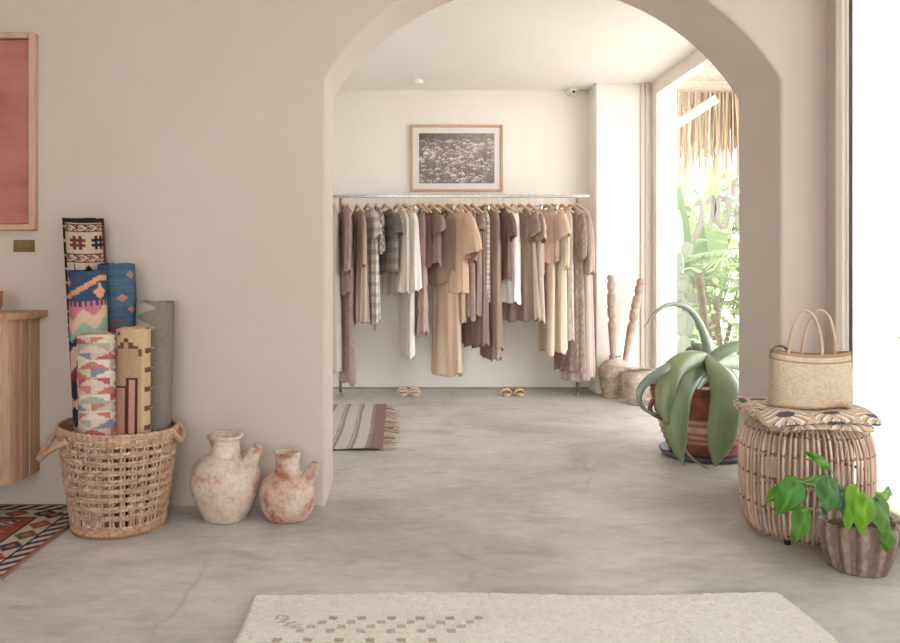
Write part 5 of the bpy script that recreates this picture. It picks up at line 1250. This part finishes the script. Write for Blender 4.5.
G('maxi_dress', 'dress', 'smooth taupe maxi dress with a rounded shirt-tail hem', 487.5, 208, 347, 28, .16, .035, .055, plain((150, 126, 114), .12), hwb=.2, seed=22, famp=.2, hshort='wooden hanger with the smooth taupe maxi dress', hangerpx=485)
G('maxi_dress', 'dress', 'long taupe linen dress just left of the wrap blouse', 492, 210, 358, 14, .16, .03, .05, plain((160, 138, 126), .12), hwb=.18, seed=23, hshort='wooden hanger with the long taupe linen dress', hangerpx=491.5)
G('wrap_blouse', 'blouse', 'dark brown wrap blouse behind the white sleeveless top', 498.5, 208, 280, 26, .17, .032, .05, plain((130, 104, 94), .15), sleeve='short', sl=.2, seed=24, hshort='wooden hanger with the dark brown wrap blouse', hangerpx=498)
G('sleeveless_top', 'top', 'bright white sleeveless top hanging on the right half', 505.5, 208, 303, 30, .15, .035, .06, plain((238, 234, 230), .08), strap=True, hwb=.18, seed=25, hshort='wooden hanger with the bright white sleeveless top', hangerpx=504)
G('camisole', 'top', 'shorter white strappy camisole behind the white sleeveless top', 512, 210, 288, 16, .12, .028, .04, plain((228, 222, 218), .08), strap=True, seed=26, hshort='wooden hanger with the shorter white camisole', hangerpx=512.5)
G('ruffled_dress', 'dress', 'mauve striped dress right behind the white tops', 519, 209, 319, 34, .17, .035, .075, stripes((156, 130, 120), (186, 164, 152), .016, .35), sleeve='ruffle', sl=.18, hwb=.23, fold=10, seed=27, hshort='wooden hanger with the mauve striped dress', hangerpx=520.5)
G('ruffled_dress', 'dress', 'mauve striped dress with frilled sleeve left of the peach blouse', 529, 209, 320, 22, .17, .035, .06, stripes((164, 138, 128), (198, 178, 166), .016, .4), sleeve='ruffle', sl=.22, hwb=.2, fold=10, seed=28, hshort='wooden hanger with the frill-sleeved mauve striped dress')
G('cropped_trousers', 'trousers', 'short peach trousers folded on a clip hanger', 537, 214, 273, 10, .12, .022, .03, plain((226, 190, 168), .08), under=True, hwb=.11, fold=3, famp=.1, seed=29, kind='wire', hshort='clip hanger with the short peach trousers', hangerpx=535.5)
G('flutter_blouse', 'blouse', 'peach blouse with wide flutter sleeves', 545, 208, 262, 30, .18, .035, .06, plain((220, 188, 168), .12), sleeve='kimono', sl=.2, sw=.09, seed=30, hshort='wooden hanger with the peach flutter-sleeved blouse', hangerpx=547)
G('trousers', 'trousers', 'long peach trousers below the flutter blouse', 547.5, 214, 352, 14, .13, .025, .04, plain((230, 204, 182), .08), under=True, hwb=.14, fold=3, famp=.12, seed=31, kind='wire', hshort='clip hanger with the long peach trousers', hangerpx=549.5)
G('cardigan', 'cardigan', 'cream long cardigan right of the peach trousers', 555, 208, 350, 18, .16, .03, .05, plain((232, 214, 192), .1), sleeve='long', sl=.45, seed=32, hshort='wooden hanger with the cream long cardigan', hangerpx=552.5)
G('tie_dress', 'dress', 'cream dress with small grey flecks and hanging ties', 562, 209, 340, 20, .15, .028, .05, speck((224, 210, 192), (176, 160, 146), 6, .72, 60), strap=True, hwb=.17, seed=33, hshort='wooden hanger with the flecked cream dress', hangerpx=562)
G('dotted_dress', 'dress', 'brown and white dotted long dress second from the right end', 569, 208, 370, 22, .18, .035, .055, speck((148, 122, 110), (204, 186, 172), 7, .66, 90), sleeve='long', sl=.38, hwb=.2, fold=8, seed=34, hshort='wooden hanger with the brown dotted dress', hangerpx=570.5)
G('ruffle_hem_dress', 'dress', 'long pale mauve dress with flounced hem at the right end', 577, 208, 378, 22, .155, .035, .085, stripes((184, 158, 148), (208, 190, 178), .012, .4), sleeve='long', sl=.5, hwb=.19, fold=9, famp=.3, seed=35, hshort='wooden hanger with the pale mauve flounced dress', hangerpx=576.5)
# swing tag on the plaid dress
mb = MB(); c = P(374.5, 327, 6.28); mb.box(c.x-.012, c.x+.012, c.y-.001, c.y+.001, c.z-.03, c.z+.022, col=(150, 136, 120)); mb.tube([c+Vector((0, 0, .02)), c+Vector((-.01, .03, .12))], .0012, 5, col=(120, 110, 100))
tag(mb.build('price_tag', M_CLOTH, smooth=False), 'small brown swing tag dangling below the grey plaid dress', 'tag')
